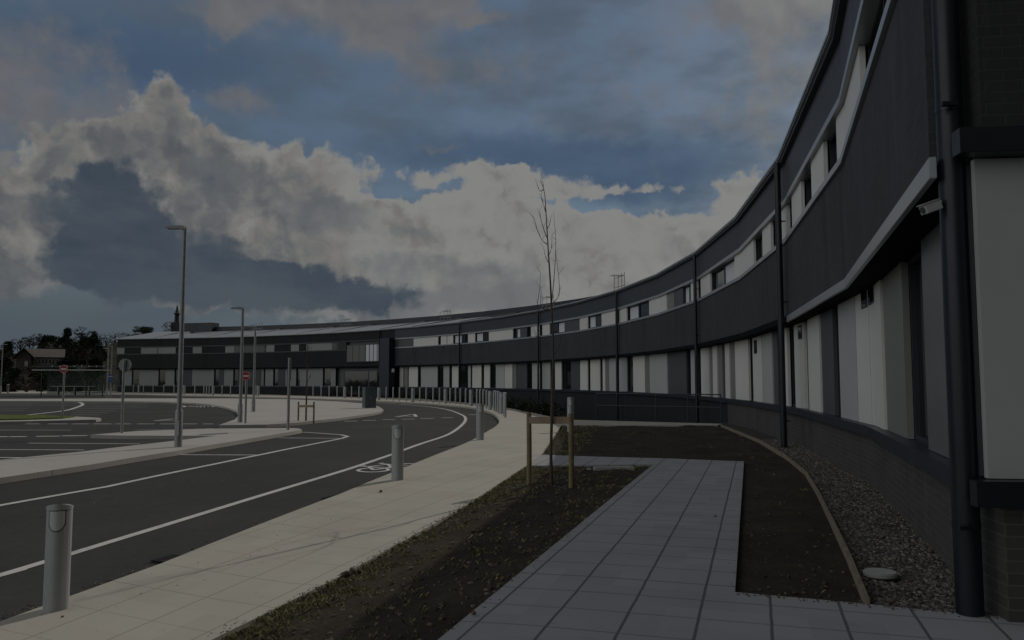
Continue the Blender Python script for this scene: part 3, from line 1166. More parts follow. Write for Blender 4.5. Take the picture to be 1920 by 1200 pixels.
for x0, x1, y in ((645, 670, 790), (681, 705, 788.4), (717, 741, 787.2), (753, 778, 786.2), (788, 813, 785.2), (828, 850, 783.7), (880, 893, 778)):
    ribbon('give_way_line', [(x0, y), (x1, y - .4)], .2)
ribbon('give_way_triangle', None, .16, closed=True, pts=gpl([(741, 781.8), (777, 776.8), (780, 781.2)], zroad))
ribbon('give_way_triangle', None, .16, closed=True, pts=gpl([(290, 789), (331, 785), (334, 789)], zroad))
ribbon('lane_line', [(27, 780.5), (57, 777.5), (120, 770.2), (142, 764.5), (155, 758.8), (150, 755), (132, 752.6)], .2, 5)
for k, y in enumerate((756.5, 759.5, 763, 766.5, 770.3, 774.2, 778)):
    ribbon('bay_line', [(150 - k * 3 if k > 1 else -60, y + .1), (283 - k * 16 if k > 2 else 278, y)], .1)
for y in (757, 761, 765.5, 769.5):
    ribbon('bay_line', [(-60, y), (70 - (y - 757) * 2, y)], .1)
# worn lettering-like strokes on the far lane (too worn to read in the photo)
random.seed(3)
for x in range(344, 394, 7):
    ribbon('worn_marking', [(x, 761.2 + random.uniform(-.3, .3)), (x + 5, 761.8 + random.uniform(-.4, .6)), (x + 4, 763.2 + random.uniform(-.3, .3))], .35)
# cycle symbol
c1 = Vector(gp(700, 881.5, zroad)); c2 = Vector(gp(764, 873, zroad))
ax = (c2 - c1); Lc = ax.length; ax.normalize(); up = Vector((-ax.y, ax.x))
def cyc(u, v): return tuple(c1 + ax * (u * Lc) + up * (v * Lc))
for u in (0, 1):
    ribbon('cycle_symbol', None, .075, closed=True, pts=[cyc(u + .33 * math.cos(t * math.pi / 12), .33 * math.sin(t * math.pi / 12)) for t in range(24)])
for ln in ([(0, 0), (.28, .5), (.85, .5), (1, 0)], [(.28, .5), (.5, 0), (.85, .5)], [(0, 0), (.5, 0)], [(.28, .5), (.24, .68)], [(.15, .7), (.34, .68)], [(.85, .5), (.82, .75), (.95, .78)]):
    ribbon('cycle_symbol', None, .07, pts=[cyc(*p) for p in ln], dz=.0056)

# gully grates
for px, py in ((318, 1049), (628, 934)):
    x, y = gp(px, py, zroad)
    sc_ = .7
    t = thing('gully_grate', 'dark iron gully grate in the road by the near kerb' if px < 400 else 'iron gully grate at the kerb beyond the cycle bollard', 'drain', (x, y, zroad(x, y) + .006), -.4)
    mb = MB()
    for k in range(7):
        mb.box(-.2 + k * .06, -.17 + k * .06, -.17, .17, 0, .012)
    for y_ in (-.2, .17):
        mb.box(-.22, .22, y_, y_ + .03, 0, .014)
    mb.build('grate', IRON, t)
    mb = MB(); mb.box(-.21, .21, -.19, .19, -.002, .003); mb.build('pit', BOLLD, t)
    t.scale = (.55, .75, 1)

# ------------------------------------------------------------------ lit bollards
def bollard_parts():
    r = thing('lit_bollard', 'x', 'bollard')
    h = .92
    front = [(-.098, -.02)] + [(-.098 + .196 * k / 12, -.02 - .055 * math.sin(math.pi * k / 12)) for k in range(1, 12)] + [(.098, -.02)]
    prof = front + [(.112, .0), (.112, .055), (.06, .075), (-.06, .075), (-.112, .055), (-.112, .0)]
    mb_ = MB()
    mb_.prism(prof, -.15, h, smooth=False, top=lambda x, y: h - .02 - (y - .0) * .12 - 1.6 * x * x)
    body = mb_.build('body', BOLL, r)
    # raised head cap
    mb_ = MB()
    cap = [(x * 1.04, y * 1.05 - .004) for x, y in prof]
    mb_.prism(cap, h - .045, h, top=lambda x, y: h - (y + .05) * .10 - 1.4 * x * x + .006)
    capo = mb_.build('cap', BOLL, r)
    # U-shaped lamp opening
    def U(w, top, bot):
        pts = [(-w, top), (-w, bot + w * .9)]
        pts += [(-w * math.cos(a), bot + w * .9 - w * .9 * math.sin(a)) for a in [math.pi * k / 10 for k in range(1, 10)]]
        pts += [(w, bot + w * .9), (w, top)]
        return pts
    def Uplate(w, top, bot, off, mat, name, parent):
        m_ = MB()
        P = U(w, top, bot)
        yf = lambda x: -.02 - .055 * math.sin(math.pi * (x + .098) / .196) - off
        n_ = len(P)
        for (xa, za), (xb, zb) in zip(P, P[1:]):
            m_.face([(xa, yf(xa) + .02, za), (xb, yf(xb) + .02, zb), (xb, yf(xb), zb), (xa, yf(xa), za)])
        # fill in columns so that the plate follows the curved front
        cols = 10
        def zb_at(x):
            t_ = max(-1, min(1, x / w))
            return bot + w * .9 - w * .9 * math.sqrt(max(0, 1 - t_ * t_))
        for i in range(cols):
            xa, xb = -w + 2 * w * i / cols, -w + 2 * w * (i + 1) / cols
            m_.face([(xa, yf(xa), zb_at(xa)), (xb, yf(xb), zb_at(xb)), (xb, yf(xb), top), (xa, yf(xa), top)])
        return m_.build(name, mat, parent)
    rim = Uplate(.078, h - .05, h - .235, .003, BOLLD, 'lamp_rim', r)
    lens = Uplate(.069, h - .055, h - .225, .006, LENS, 'lamp_lens', r)
    return r, [(body, []), (capo, []), (rim, []), (lens, [])]


proto, bparts = bollard_parts()
near_b = [(103, 1143, 945, 'lit grey bollard at lower left, nearest on the buff pavement', .25),
          (745, 900, 797, 'lit grey bollard by the painted cycle symbol on the pavement edge', .12),
          (900, 825, 757, 'lit grey bollard at the bend where the pavement turns left', 0.05),
          (1070, 809, 745, 'lit grey bollard behind the timber stakes of the near sapling', -.05)]
for i, (px, pb, pt, lab, rz) in enumerate(near_b):
    x, y = gp(px, pb)
    sc = (at_depth(px, pt, y).z - zp(x, y)) / .92
    loc = (x, y, zp(x, y))
    if i == 0:
        proto.location = loc; proto.rotation_euler = (0, 0, rz); proto['label'] = lab; proto['group'] = 'lit bollards along the pavement'; o = proto
    else:
        o = dup(proto, bparts, loc, rz, lab)
    o.scale = (.86, .9, sc)
# row along the far kerb
lit = [(260, 736.6), (345, 740), (399, 741.6), (484, 742.6), (646, 746.4), (710, 750.2), (774, 754), (835, 756.8), (883, 761.5), (919, 768.5), (940, 776)]
labs = {260: 'lit bollard left of the tall lamp post in front of the left wing', 345: 'lit bollard just right of the tall lamp post at the far kerb', 399: 'lit bollard left of the right no entry sign at the far kerb',
        484: 'lit bollard in the far row just right of the thin rear lamp post', 646: 'lit bollard in the far row left of the green cabinet', 710: 'lit bollard immediately right of the green cabinet',
        774: 'lit bollard in the row before the cream panels right of the entrance', 835: 'lit bollard in the far row, second of the lit ones right of the cabinet tower', 883: 'lit bollard in the row above the bend of the white lane line',
        919: 'lit bollard among thin posts at the pavement bend', 940: 'lit bollard last but one at the right end of the row'}
for px, py in lit:
    x, y = gp(px, py)
    dup(proto, bparts, (x, y, 0), math.atan2(x, y) * -.6, labs[px], 'lit bollards in the far row').scale = (1, 1, 1.05)
posts = [(185, 735.8), (194, 736), (214, 736.3), (250, 736.6), (269, 737), (287, 737.6), (307, 738.2), (326, 739), (365, 740.3), (382, 740.8), (387, 740.6), (392, 740.8), (416, 741.5), (432, 741.9), (449, 742.3), (480, 742.5),
         (587, 744), (602, 744.5), (617, 745), (632, 745.6), (659, 747), (673, 747.8), (724, 750.8), (737, 751.5), (749, 752.2), (762, 753), (787, 754.2), (799, 754.8), (812, 755.6), (824, 756.2),
         (844, 757.4), (854, 758), (863, 758.8), (873, 760), (894, 763.2), (900, 764.4), (906, 765.6), (912, 766.8), (926, 771), (930, 772.4), (934, 774), (945, 780), (947.5, 783)]
pm = MB()
pm.lathe([(.048, -.15), (.048, .95), (.044, .985), (.025, 1.0)], 10)
pp = None
for px, py in posts:
    x, y = gp(px, py)
    if pp is None:
        o = pp = pm.build('post_bollard', STEEL)
    else:
        o = pp.copy(); COL.objects.link(o)
    o.location = (x, y, 0)
    if px < 455:
        lab = 'thin steel post in the far row before the left wing'
    elif px < 500:
        lab = 'thin steel post beside the lit bollard right of the thin rear lamp post'
    elif px < 700:
        lab = 'thin steel post in the row between entrance and planted sapling'
    elif px < 880:
        lab = 'thin steel post in the row right of the green cabinet'
    else:
        lab = 'thin steel post in the cluster at the right bend of the pavement'
    tag(o, lab, 'post', 'thin steel posts along the far kerb')
x, y = gp(14.5, 737)
mb = MB(); mb.lathe([(.11, -.1), (.11, .85), (.13, .86), (.13, 1.0), (.08, 1.04)], 12)
o = mb.build('post_bollard', GALV); o.location = (x, y, 0); tag(o, 'short stout grey post at the far left kerb beside the dark bushes', 'post')

# ------------------------------------------------------------------ street lamps
def street_lamp(px, pb, pt, label, arm=1, group='street lamps', depth=None, thick=1.0):
    if depth:
        p = at_depth(px, pb, depth); x, y, z = p.x, p.y, p.z
    else:
        x, y = gp(px, pb); z = zp(x, y)
    H = at_depth(px, pt, y).z - z
    t_ = thing('street_lamp', label, 'street lamp', (x, y, z), 0, group)
    k = thick
    mb_ = MB(); mb_.lathe([(.085 * k, -.3), (.085 * k, 0.8 * H / 5), (.07 * k, .84 * H / 5)], 14); b = mb_.build('base', GALV, t_)
    mb_ = MB(); mb_.box(-.04, .04, -.088 * k, -.07 * k, .25, .6); mb_.build('access_door', STEEL, b)
    mb_ = MB(); mb_.lathe([(.056 * k, .8 * H / 5), (.045 * k, H * .97), (.045 * k, H)], 12); mb_.build('pole', GALV, t_)
    mb_ = MB()
    hd = [(.02, H - .05), (.02, H + .03), (-.1, H + .045), (-.40, H + .02), (-.44, H - .01), (-.40, H - .03), (-.12, H - .03)]
    if arm < 0:
        hd = [(-u, w) for u, w in hd][::-1]
    M_ = Matrix(((1, 0, 0, 0), (0, 0, -1, 0), (0, 1, 0, 0), (0, 0, 0, 1)))
    mb_.prism([(u, w) for u, w in hd][::-1], -.075, .075, M_)
    mb_.build('lamp_head', GALV if depth is None else STEEL, t_)
    return t_


street_lamp(334, 838, 427, 'tallest and nearest grey street lamp, standing on the near traffic island', thick=1.0)
street_lamp(450, 792, 578, 'grey street lamp beside the right no entry sign', thick=1.05)
street_lamp(475, 772, 612, 'thin street lamp on the rear island right of the no entry sign', thick=1.05)
street_lamp(200, 745.5, 653, 'left one of two street lamps beside the blue sign', thick=1.0)
street_lamp(207, 743.5, 649, 'taller right one of two street lamps, carrying the blue sign', thick=.9)
street_lamp(1, 740, 646, 'street lamp at the far left edge of the picture', arm=-1, thick=1.0)

# ------------------------------------------------------------------ signs
def sign_round(px, pb, pyc, rad_px, label, face):
    x, y = gp(px, pb)
    c = at_depth(px + 3, pyc, y)
    r_ = rad_px / F * y
    t_ = thing('no_entry_sign' if face else 'round_sign', label, 'road sign', (x, y, zp(x, y)), 0, 'road signs on posts')
    H = c.z - zp(x, y)
    mb_ = MB(); mb_.lathe([(.038, -.2), (.038, H + r_ * (.75 if face else .98))], 10); mb_.build('post', GALV, t_)
    yo = -.055 if face else .055
    M_ = Matrix.Translation((0, yo, H)) @ Matrix.Rotation(math.pi / 2, 4, 'X')
    circ = [(r_ * math.cos(a), r_ * math.sin(a)) for a in [2 * math.pi * k / 32 for k in range(32)]]
    mb_ = MB(); mb_.prism(circ, -.006, .006, M_); pl = mb_.build('sign_plate', RED if face else SIGNBACK, t_)
    if face:
        mb_ = MB(); mb_.prism([(-r_ * .68, -r_ * .17), (r_ * .68, -r_ * .17), (r_ * .68, r_ * .17), (-r_ * .68, r_ * .17)], .0065, .009, M_); mb_.build('white_bar', WHITE, pl)
        mb_ = MB(); n_ = 32
        for k in range(n_):
            a, b = 2 * math.pi * k / n_, 2 * math.pi * (k + 1) / n_
            mb_.face([M_ @ Vector((q * math.cos(w), q * math.sin(w), .0085)) for q, w in ((r_ * .94, a), (r_, a), (r_, b), (r_ * .94, b))])
        mb_.build('border', WHITE, pl)
    else:
        mb_ = MB(); mb_.box(-.03, .03, .0, .035, -r_ * .8, r_ * .85, Matrix.Translation((0, yo - .035, H))); mb_.build('fixing_channel', GALV, pl)
    return t_


sign_round(117, 783, 692, 7.6, 'red no entry sign on a post in the grass island', True)
sign_round(460, 793.5, 705, 8.2, 'red no entry sign between the two rear street lamps', True)
sign_round(228, 812, 684.5, 12, 'grey back of a round sign on a post at the near island tip', False)
x, y = gp(540, 806)
H = at_depth(540, 671, y).z
t = thing('sign_post', 'bare grey sign post at the right end of the near island, its plate edge on', 'road sign', (x, y, 0))
mb = MB(); mb.lathe([(.042, -.2), (.042, H)], 10); mb.build('post', GALV, t)
mb = MB(); mb.box(-.006, .006, -.3, .3, H - .68, H - .05, Matrix.Translation((.05, 0, 0)) @ Matrix.Rotation(.275, 4, 'Z')); mb.build('sign_plate', SIGNBACK, t)
# blue sign
x, y = gp(207, 743.5)
c = at_depth(207, 707, y - .12)
t = thing('blue_sign', 'small blue sign fixed to the rear left street lamp', 'road sign', (c.x, c.y, c.z))
mb = MB(); mb.box(-.26, .26, -.01, .01, -.24, .22); pl = mb.build('sign_plate', BLUE, t)
mb = MB(); mb.box(-.2, .2, -.014, -.0105, .02, .07); mb.build('white_band', WHITE, pl)
mb = MB(); mb.box(-.24, .24, -.01, .01, -.52, -.28); mb.build('lower_plate', BLUE, t)
mb = MB(); mb.box(-.03, .03, .012, .09, -.4, .15); mb.build('clamp', GALV, t)

# ------------------------------------------------------------------ utility cabinet
x, y = gp(692, 765)
t = thing('utility_cabinet', 'green grey utility cabinet at the tip of the rear island', 'cabinet', (x, y, 0), R(30))
mb = MB(); mb.box(-.31, .31, -.25, .25, -.05, 1.08); mb.build('body', CABM, t, bevel=.012)
mb = MB(); mb.box(-.33, .33, -.27, .27, 1.08, 1.13); mb.build('lid', CABM, t, bevel=.01)
for sx in (-1, 1):
    mb = MB(); mb.box(.005 if sx > 0 else -.29, .29 if sx > 0 else -.005, -.262, -.25, .05, 1.03); d_ = mb.build('door', CABM, t)
    mb = MB(); mb.box(sx * .04 - .012, sx * .04 + .012, -.285, -.262, .5, .62); mb.build('handle', STEEL, d_)
mb = MB(); mb.box(-.34, .34, -.28, .28, -.05, .03); mb.build('plinth', CONCM, t)

# ------------------------------------------------------------------ stakes and saplings
def stake_frame(xl, xr, pb, pt, pr, label, rad):
    a = Vector(gp(xl, pb)); b = Vector(gp(xr, pb))
    m_ = (a + b) / 2
    z = zp(m_.x, m_.y)
    t_ = thing('tree_stake_frame', label, 'tree stake', (m_.x, m_.y, z - .03), 0, 'timber stake frames')
    for q in (a, b):
        H_ = at_depth(xl, pt, a.y).z - z
        mb_ = MB(); v = q - m_
        mb_.tube([(v.x, v.y, -.3), (v.x + .004, v.y, H_ * .5), (v.x, v.y, H_)], [rad, rad * .98, rad * .94], 12)
        mb_.build('stake', WOOD, t_)
    zr_ = at_depth(xl, pr, a.y).z - z
    mb_ = MB(); v = a - m_; w = b - m_
    mb_.box(v.x, w.x, v.y - rad - .025, v.y - rad + .004, zr_ - rad * 1.3, zr_ + rad * 1.3)
    mb_.build('rail', RAILW, t_, bevel=.004)
    return t_, m_, z


t1, m1, z1 = stake_frame(992, 1071, 911, 770, 784, 'timber stake frame with cross rail holding the near sapling', .04)
t2, m2, z2 = stake_frame(559, 588, 789, 752, 760, 'small timber stake frame on the rear island', .033)
# near sapling
yS = m1.y + .05
def sp(px, py, dy=0): return at_depth(px, py, yS + dy)
bs_ = sp(1034, 915)
t = thing('sapling', 'tall bare sapling tied to the near stake frame', 'tree', (bs_.x, bs_.y, zp(bs_.x, bs_.y) - .03), 0, 'bare saplings')
O = Vector(t.location)
def rel(l): return [tuple(sp(*p) - O) for p in l]
mb = MB()
tr = [(1034, 930), (1033, 850), (1035, 760), (1037, 690), (1037, 630), (1034, 570), (1032, 530), (1028, 470), (1025, 420), (1022, 370), (1017, 338)]
mb.tube(rel(tr), [.026, .023, .021, .019, .017, .015, .013, .010, .008, .006, .003], 8)
mb.build('trunk', BARK, t)
random.seed(11)
branches = [
    [(1037, 668), (1046, 655), (1051, 640), (1052, 630)], [(1032, 652), (1018, 644), (1008, 634), (1004, 622)],
    [(1034, 575), (1038, 530, .1), (1041, 490, .15), (1042, 450, .15), (1039, 413, .15)],
    [(1035, 570), (1046, 558, -.1), (1049, 545, -.12), (1047, 515, -.12), (1042, 475, -.1)],
    [(1035, 568), (1012, 590, .2), (1008, 570, .25), (1012, 540, .25), (1013, 510, .25)],
    [(1035, 580), (1016, 578, .15), (1014, 560, .2), (1015, 545, .2)],
    [(1026, 458), (1016, 450), (1008, 432), (1002, 412), (999, 405)], [(1025, 445), (1019, 428), (1014, 410), (1012, 395)],
    [(1024, 400), (1018, 380, -.1), (1015, 365, -.1)], [(1020, 355), (1012, 358, .1), (1006, 342, .1)], [(1019, 350), (1015, 344), (1014, 336)],
    [(1028, 480), (1034, 465, -.1), (1035, 440, -.1)], [(1030, 495), (1023, 482, .1), (1021, 470, .1)], [(1025, 430), (1031, 420, .1), (1033, 408, .1)]]
for bl in branches:
    mb = MB()
    n_ = len(bl)
    pts = smooth_line(rel(bl), 3)
    mb.tube(pts, [.0075 - .005 * i / (len(pts) - 1) for i in range(len(pts))], 5)
    for k in range(3, len(pts), 3):
        p = Vector(pts[k]); q = p + Vector((random.uniform(-.1, .1), random.uniform(-.1, .1), random.uniform(.05, .16)))
        mb.tube([p, q], [.003, .0015], 4)
    mb.build('branch', BARK, t)
# small sapling on the rear island
t = thing('sapling', 'small thin sapling between the stakes on the rear island', 'tree', (m2.x, m2.y, 0), 0, 'bare saplings')
mb = MB(); hh = at_depth(573, 640, m2.y).z
mb.tube([(0, 0, -.1), (.01, 0, hh * .5), (0, 0, hh)], [.035, .025, .008], 6); mb.build('trunk', BARK, t)
for k in range(10):
    mb = MB(); z_ = hh * random.uniform(.45, .95); a = random.uniform(0, 6.28); L = random.uniform(.2, .5)
    mb.tube([(0, 0, z_), (L * .5 * math.cos(a), L * .5 * math.sin(a), z_ + L * .7), (L * .6 * math.cos(a), L * .6 * math.sin(a), z_ + L * 1.3)], [.012, .008, .004], 4)
    mb.build('branch', BARK, t)

# ------------------------------------------------------------------ handrail by the sunken area
ra, rb = Vector(gp(1118, 787.5)), Vector(gp(1352, 793.8))
t = thing('handrail', 'dark metal handrail guarding the sunken strip before the building', 'railing', (ra.x, ra.y, 0))
d_ = rb - ra
for k in range(5):
    q = d_ * k / 4
    mb = MB(); mb.tube([(q.x, q.y, -.1), (q.x, q.y, 1.0)], .022, 8); mb.build('post', NAVY, t)
for z_ in (1.0, .55):
    mb = MB(); mb.tube([(0, 0, z_), (d_.x, d_.y, z_)], .022, 8); mb.build('rail', NAVY, t)

# ------------------------------------------------------------------ timber edging, drain cover, oddments
t = thing('timber_edging', 'weathered timber edging boards between soil bed and gravel', 'edging', (edging[3][0], edging[3][1], 0))
O = Vector((edging[3][0], edging[3][1], 0))
for a, b in zip(edging, edging[1:]):
    a, b = Vector(a), Vector(b)
    d_ = (b - a); L = d_.length
    M_ = Matrix.Translation((a.x - O.x, a.y - O.y, 0)) @ Matrix.Rotation(math.atan2(d_.y, d_.x), 4, 'Z')
    mb = MB(); mb.box(.005, L - .025, -.016, .016, -.1, .03 + random.uniform(-.008, .008), M_); mb.build('board', EDGEW, t, bevel=.004)
x, y = gp(1650, 1072)
t = thing('drain_cover', 'pale oval concrete drain cover lying in the gravel', 'drain cover', (x, y, -.03), .2)
mb = MB(); mb.prism([(.12 * math.cos(a) * 1.08, .12 * math.sin(a)) for a in [2 * math.pi * k / 28 for k in range(28)]], -.04, .035); mb.build('lid', CONCM, t, bevel=.008)
mb = MB(); mb.lathe([(.145, -.06), (.145, .004)], 24); mb.build('collar', IRON, t)
x, y = gp(1150, 881)
t = thing('broken_kerbstone', 'pale broken kerb stone lying in the near soil bed', 'stone', (x, y, bz1(x, y)), .08)
mb = MB(); mb.box(-.34, .36, -.07, .07, -.03, .045); mb.box(-.46, -.38, -.05, .03, -.02, .03); o = mb.build('stone', CONCM, t, bevel=.015)


def pebble(mb_, c, r_, squash=.6, sub=1):
    t_ = (1 + 5 ** .5) / 2
    vs = [(-1, t_, 0), (1, t_, 0), (-1, -t_, 0), (1, -t_, 0), (0, -1, t_), (0, 1, t_), (0, -1, -t_), (0, 1, -t_), (t_, 0, -1), (t_, 0, 1), (-t_, 0, -1), (-t_, 0, 1)]
    fs = [(0, 11, 5), (0, 5, 1), (0, 1, 7), (0, 7, 10), (0, 10, 11), (1, 5, 9), (5, 11, 4), (11, 10, 2), (10, 7, 6), (7, 1, 8), (3, 9, 4), (3, 4, 2), (3, 2, 6), (3, 6, 8), (3, 8, 9), (4, 9, 5), (2, 4, 11), (6, 2, 10), (8, 6, 7), (9, 8, 1)]
    b = len(mb_.v)
    rz_ = random.uniform(0, 6.28)
    sx, sy, sz = r_ * random.uniform(.7, 1.3), r_ * random.uniform(.6, 1.0), r_ * squash * random.uniform(.7, 1.2)
    ca, sa = math.cos(rz_), math.sin(rz_)
    tone = random.random()
    for v in vs:
        q = [v[i] / 1.9 * random.uniform(.82, 1.15) for i in range(3)]
        xx, yy = q[0] * sx, q[1] * sy
        mb_.v.append((c[0] + xx * ca - yy * sa, c[1] + xx * sa + yy * ca, c[2] + q[2] * sz))
        mb_.tone.append(tone)
    mb_.f += [tuple(b + i for i in f) for f in fs]
    mb_.uv += [(0, 0)] * 60
    mb_.smooth += [False] * 20


random.seed(21)
mb = MB()
n_ = 0
gxs = [p[0] for p in grav]; gys = [p[1] for p in grav]
while n_ < 11000:
    y = min(gys) + (21 - min(gys)) * random.random() ** 1.7
    x = random.uniform(min(gxs), max(gxs))
    if inside(grav, x, y):
        pebble(mb, (x, y, gz(x, y) + .004), random.choice((.010, .013, .016, .022)) * (1 + max(0, y - 9) * .05))
        n_ += 1
tag(mb.build('gravel', STONE), kind='stuff')


def scatter_bed(poly, zf, n, ymax, name, rs, bias=1.6, edge=None, tone=1.0):
    mb_ = MB()
    xs = [p[0] for p in poly]; ys = [p[1] for p in poly]
    y0 = max(3.0, min(ys)); y1 = min(ymax, max(ys))
    k = 0
    tries = 0
    while k < n and tries < n * 60:
        tries += 1
        y_ = y0 + (y1 - y0) * random.random() ** bias
        x_ = random.uniform(min(xs), max(xs))
        if inside(poly, x_, y_) and (edge is None or edge(x_, y_)):
            pebble(mb_, (x_, y_, zf(x_, y_) + .003), random.choice(rs), .7)
            if tone != 1.0:
                for q in range(12):
                    mb_.tone[-1 - q] *= tone
            k += 1
    return tag(mb_.build(name, CLOD), kind='stuff')


scatter_bed(bed1, bz1, 2600, 15, 'soil_clods', (.006, .009, .012, .017, .025), 1.4, tone=.9)
scatter_bed(bed2, bz2, 900, 27, 'soil_clods', (.008, .011, .015, .022), 1.8, tone=.7)


def spill(line, n, wid, zf, name, rs, tone):
    """loose crumbs strewn along a line on the paving or road"""
    mb_ = MB()
    for _ in range(n):
        i = random.randrange(len(line) - 1)
        a, b = Vector(line[i]), Vector(line[i + 1])
        t_ = random.random()
        d_ = (b - a).normalized()
        o_ = abs(random.gauss(0, 1)) * wid
        p_ = a.lerp(b, t_) + Vector((-d_.y, d_.x)) * o_
        pebble(mb_, (p_.x, p_.y, zf(p_.x, p_.y) + .004), random.choice(rs), .6)
        for q in range(12):
            mb_.tone[-1 - q] *= tone
    return tag(mb_.build(name, CLOD), kind='stuff')


wl_ = gpl([(887, 939), (820, 979), (740, 1023), (640, 1079), (400, 1198)])
spill(wl_[::-1], 420, .07, zp, 'soil_crumbs', (.004, .006, .009), 1.0)
spill([ext(left[1], left[0], 2), left[1], left[0]][::-1], 220, .05, zp, 'soil_crumbs', (.003, .005, .007), .9)
spill(gpl([(1378, 1110), (1395, 865)]), 80, .04, zp, 'soil_crumbs', (.003, .005), .8)
spill(gpl([(1378, 1112), (1625, 1133), (1900, 1159)])[::-1], 160, .035, zp, 'soil_crumbs', (.004, .006, .008), .9)
spill(gpl([(0, 1165), (130, 1118), (300, 1057), (640, 925), (760, 876)], zroad), 260, .07, zroad, 'road_grit', (.004, .007, .010), 1.2)
spill(gpl([(0, 1000), (500, 900)], zroad), 90, .9, zroad, 'road_grit', (.003, .005, .008), 1.3)
spill(gpl([(150, 1190), (700, 960)]), 60, .5, zp, 'pavement_grit', (.003, .004, .006), .7)


def blades(poly, zf, n, keep, name, hmin, hmax, ymax=15):
    mb_ = MB()
    xs = [p[0] for p in poly]; ys = [p[1] for p in poly]
    k = 0
    tries = 0
    while k < n and tries < n * 80:
        tries += 1
        y_ = random.uniform(max(3.5, min(ys)), min(ymax, max(ys)))
        x_ = random.uniform(min(xs), max(xs))
        if not inside(poly, x_, y_) or random.random() > keep(x_, y_):
            continue
        for _ in range(random.randint(5, 9)):
            a = random.uniform(0, 6.28)
            h_ = random.uniform(hmin, hmax)
            lx, ly = math.cos(a), math.sin(a)
            bx, by = x_ + random.uniform(-.03, .03), y_ + random.uniform(-.03, .03)
            z_ = zf(bx, by) - .005
            w = random.uniform(.0015, .0028)
            b = len(mb_.v)
            mb_.v += [(bx - ly * w, by + lx * w, z_), (bx + ly * w, by - lx * w, z_), (bx + lx * h_ * .4, by + ly * h_ * .4, z_ + h_ * .75), (bx + lx * h_ * .9, by + ly * h_ * .9, z_ + h_ * .9)]
            mb_.f += [(b, b + 1, b + 2), (b + 1, b + 3, b + 2)]
            tn_ = random.random()
            mb_.tone += [tn_] * 4
            mb_.uv += [(0, 0)] * 6
            mb_.smooth += [True, True]
        k += 1
    return tag(mb_.build(name, BLADE), kind='stuff')


def verge(x, y):
    xl = -2.3 + .301 * (y - 6.2)
    d = x - xl
    return max(.06, min(1, 1.15 - d / .75)) * (.35 + .65 * (vnoise(x * 2.4 + 9, y * 2.4) > .42))


blades(bed1, bz1, 2300, verge, 'grass', .015, .05)
blades(bed2, bz2, 420, lambda x, y: 1 if x < 1.3 + .15 * (y - 16) else .012, 'grass', .02, .06, 27)
# loose bits people would notice
for px, py, r_, mat, nm, lab, zf in ((714, 923, .035, RUST, 'dry_leaf', 'small russet dry leaf on the buff pavement', zp), (888, 1152, .022, RUST, 'stone', 'small brown stone on the left edge of the grey slab path', zp),
                                     (1341, 969, .02, RUST, 'dry_leaf', 'dark dry leaf on the grey slab path', zp), (177, 943, .012, WHITE, 'litter', 'tiny white scrap of litter on the near road', zroad), (117, 1157, .012, RUST, 'stone', 'tiny dark stone by the foot of the nearest bollard', zp)):
    x, y = gp(px, py, zf)
    mb = MB(); pebble(mb, (0, 0, r_ * .4), r_, .7); mb.tone = []
    o = mb.build(nm, mat); o.location = (x, y, zf(x, y)); tag(o, lab, 'leaf' if 'leaf' in nm else nm)
x, y = gp(662, 1072)
mb = MB()
for k in range(9):
    pebble(mb, (random.uniform(-.09, .09), random.uniform(-.05, .05), random.uniform(.0, .05)), random.uniform(.02, .05), .8)
o = mb.build('earth_lump', CLOD); o.location = (x, y, bz1(x, y)); tag(o, 'clump of brown earth lumps at the edge of the buff pavement', 'earth')
# low shrubs along the building foot
random.seed(31)
def leaf_cloud(mb_, c, rx, ry, rz_, n, size, up=.0):
    for _ in range(n):
        while True:
            p = Vector((random.uniform(-1, 1), random.uniform(-1, 1), random.uniform(-1, 1)))
            if p.length < 1:
                break
        p = Vector((p.x * rx, p.y * ry, p.z * rz_)) + Vector(c)
        a = Vector((random.gauss(0, 1), random.gauss(0, 1), random.gauss(0, 1))).normalized()
        b = a.orthogonal().normalized()
        s_ = size * random.uniform(.6, 1.4)
        mb_.face([p - a * s_, p + b * s_ * .5, p + a * s_, p - b * s_ * .5])
sh = []
for px in range(620, 1040, 13):
    s = s_at(px + 8, 745)
    if s is None:
        continue
    q = gp(min(px, 1036), {0: 745}.get(1, 743.5 + max(0, (px - 620)) * .018 if px < 800 else (749 + (px - 800) * .085 if px < 940 else 763 + (px - 940) * .19)))
    qq = Vector(q) + (fpt(s, 0) - Vector(q)) * .06
    if 648 < px < 742:
        continue
    mb = MB()
    w = random.uniform(.5, .8)
    for j in range(4):
        leaf_cloud(mb, (random.uniform(-.5, .5) * w, random.uniform(-.2, .2), random.uniform(.1, .4)), .3, .3, .3, 60, .06)
    for j in range(5):
        bx = random.uniform(-w, w)
        leaf_cloud(mb, (bx, 0, .6), .08, .08, random.uniform(.15, .3), 14, .05)
    o = mb.build('low_shrub', SHRUBM); o.location = (qq.x, qq.y, -.2)
    tag(o, 'low dark shrub planted at the foot of the curved facade', 'shrub', 'low shrubs along the facade')

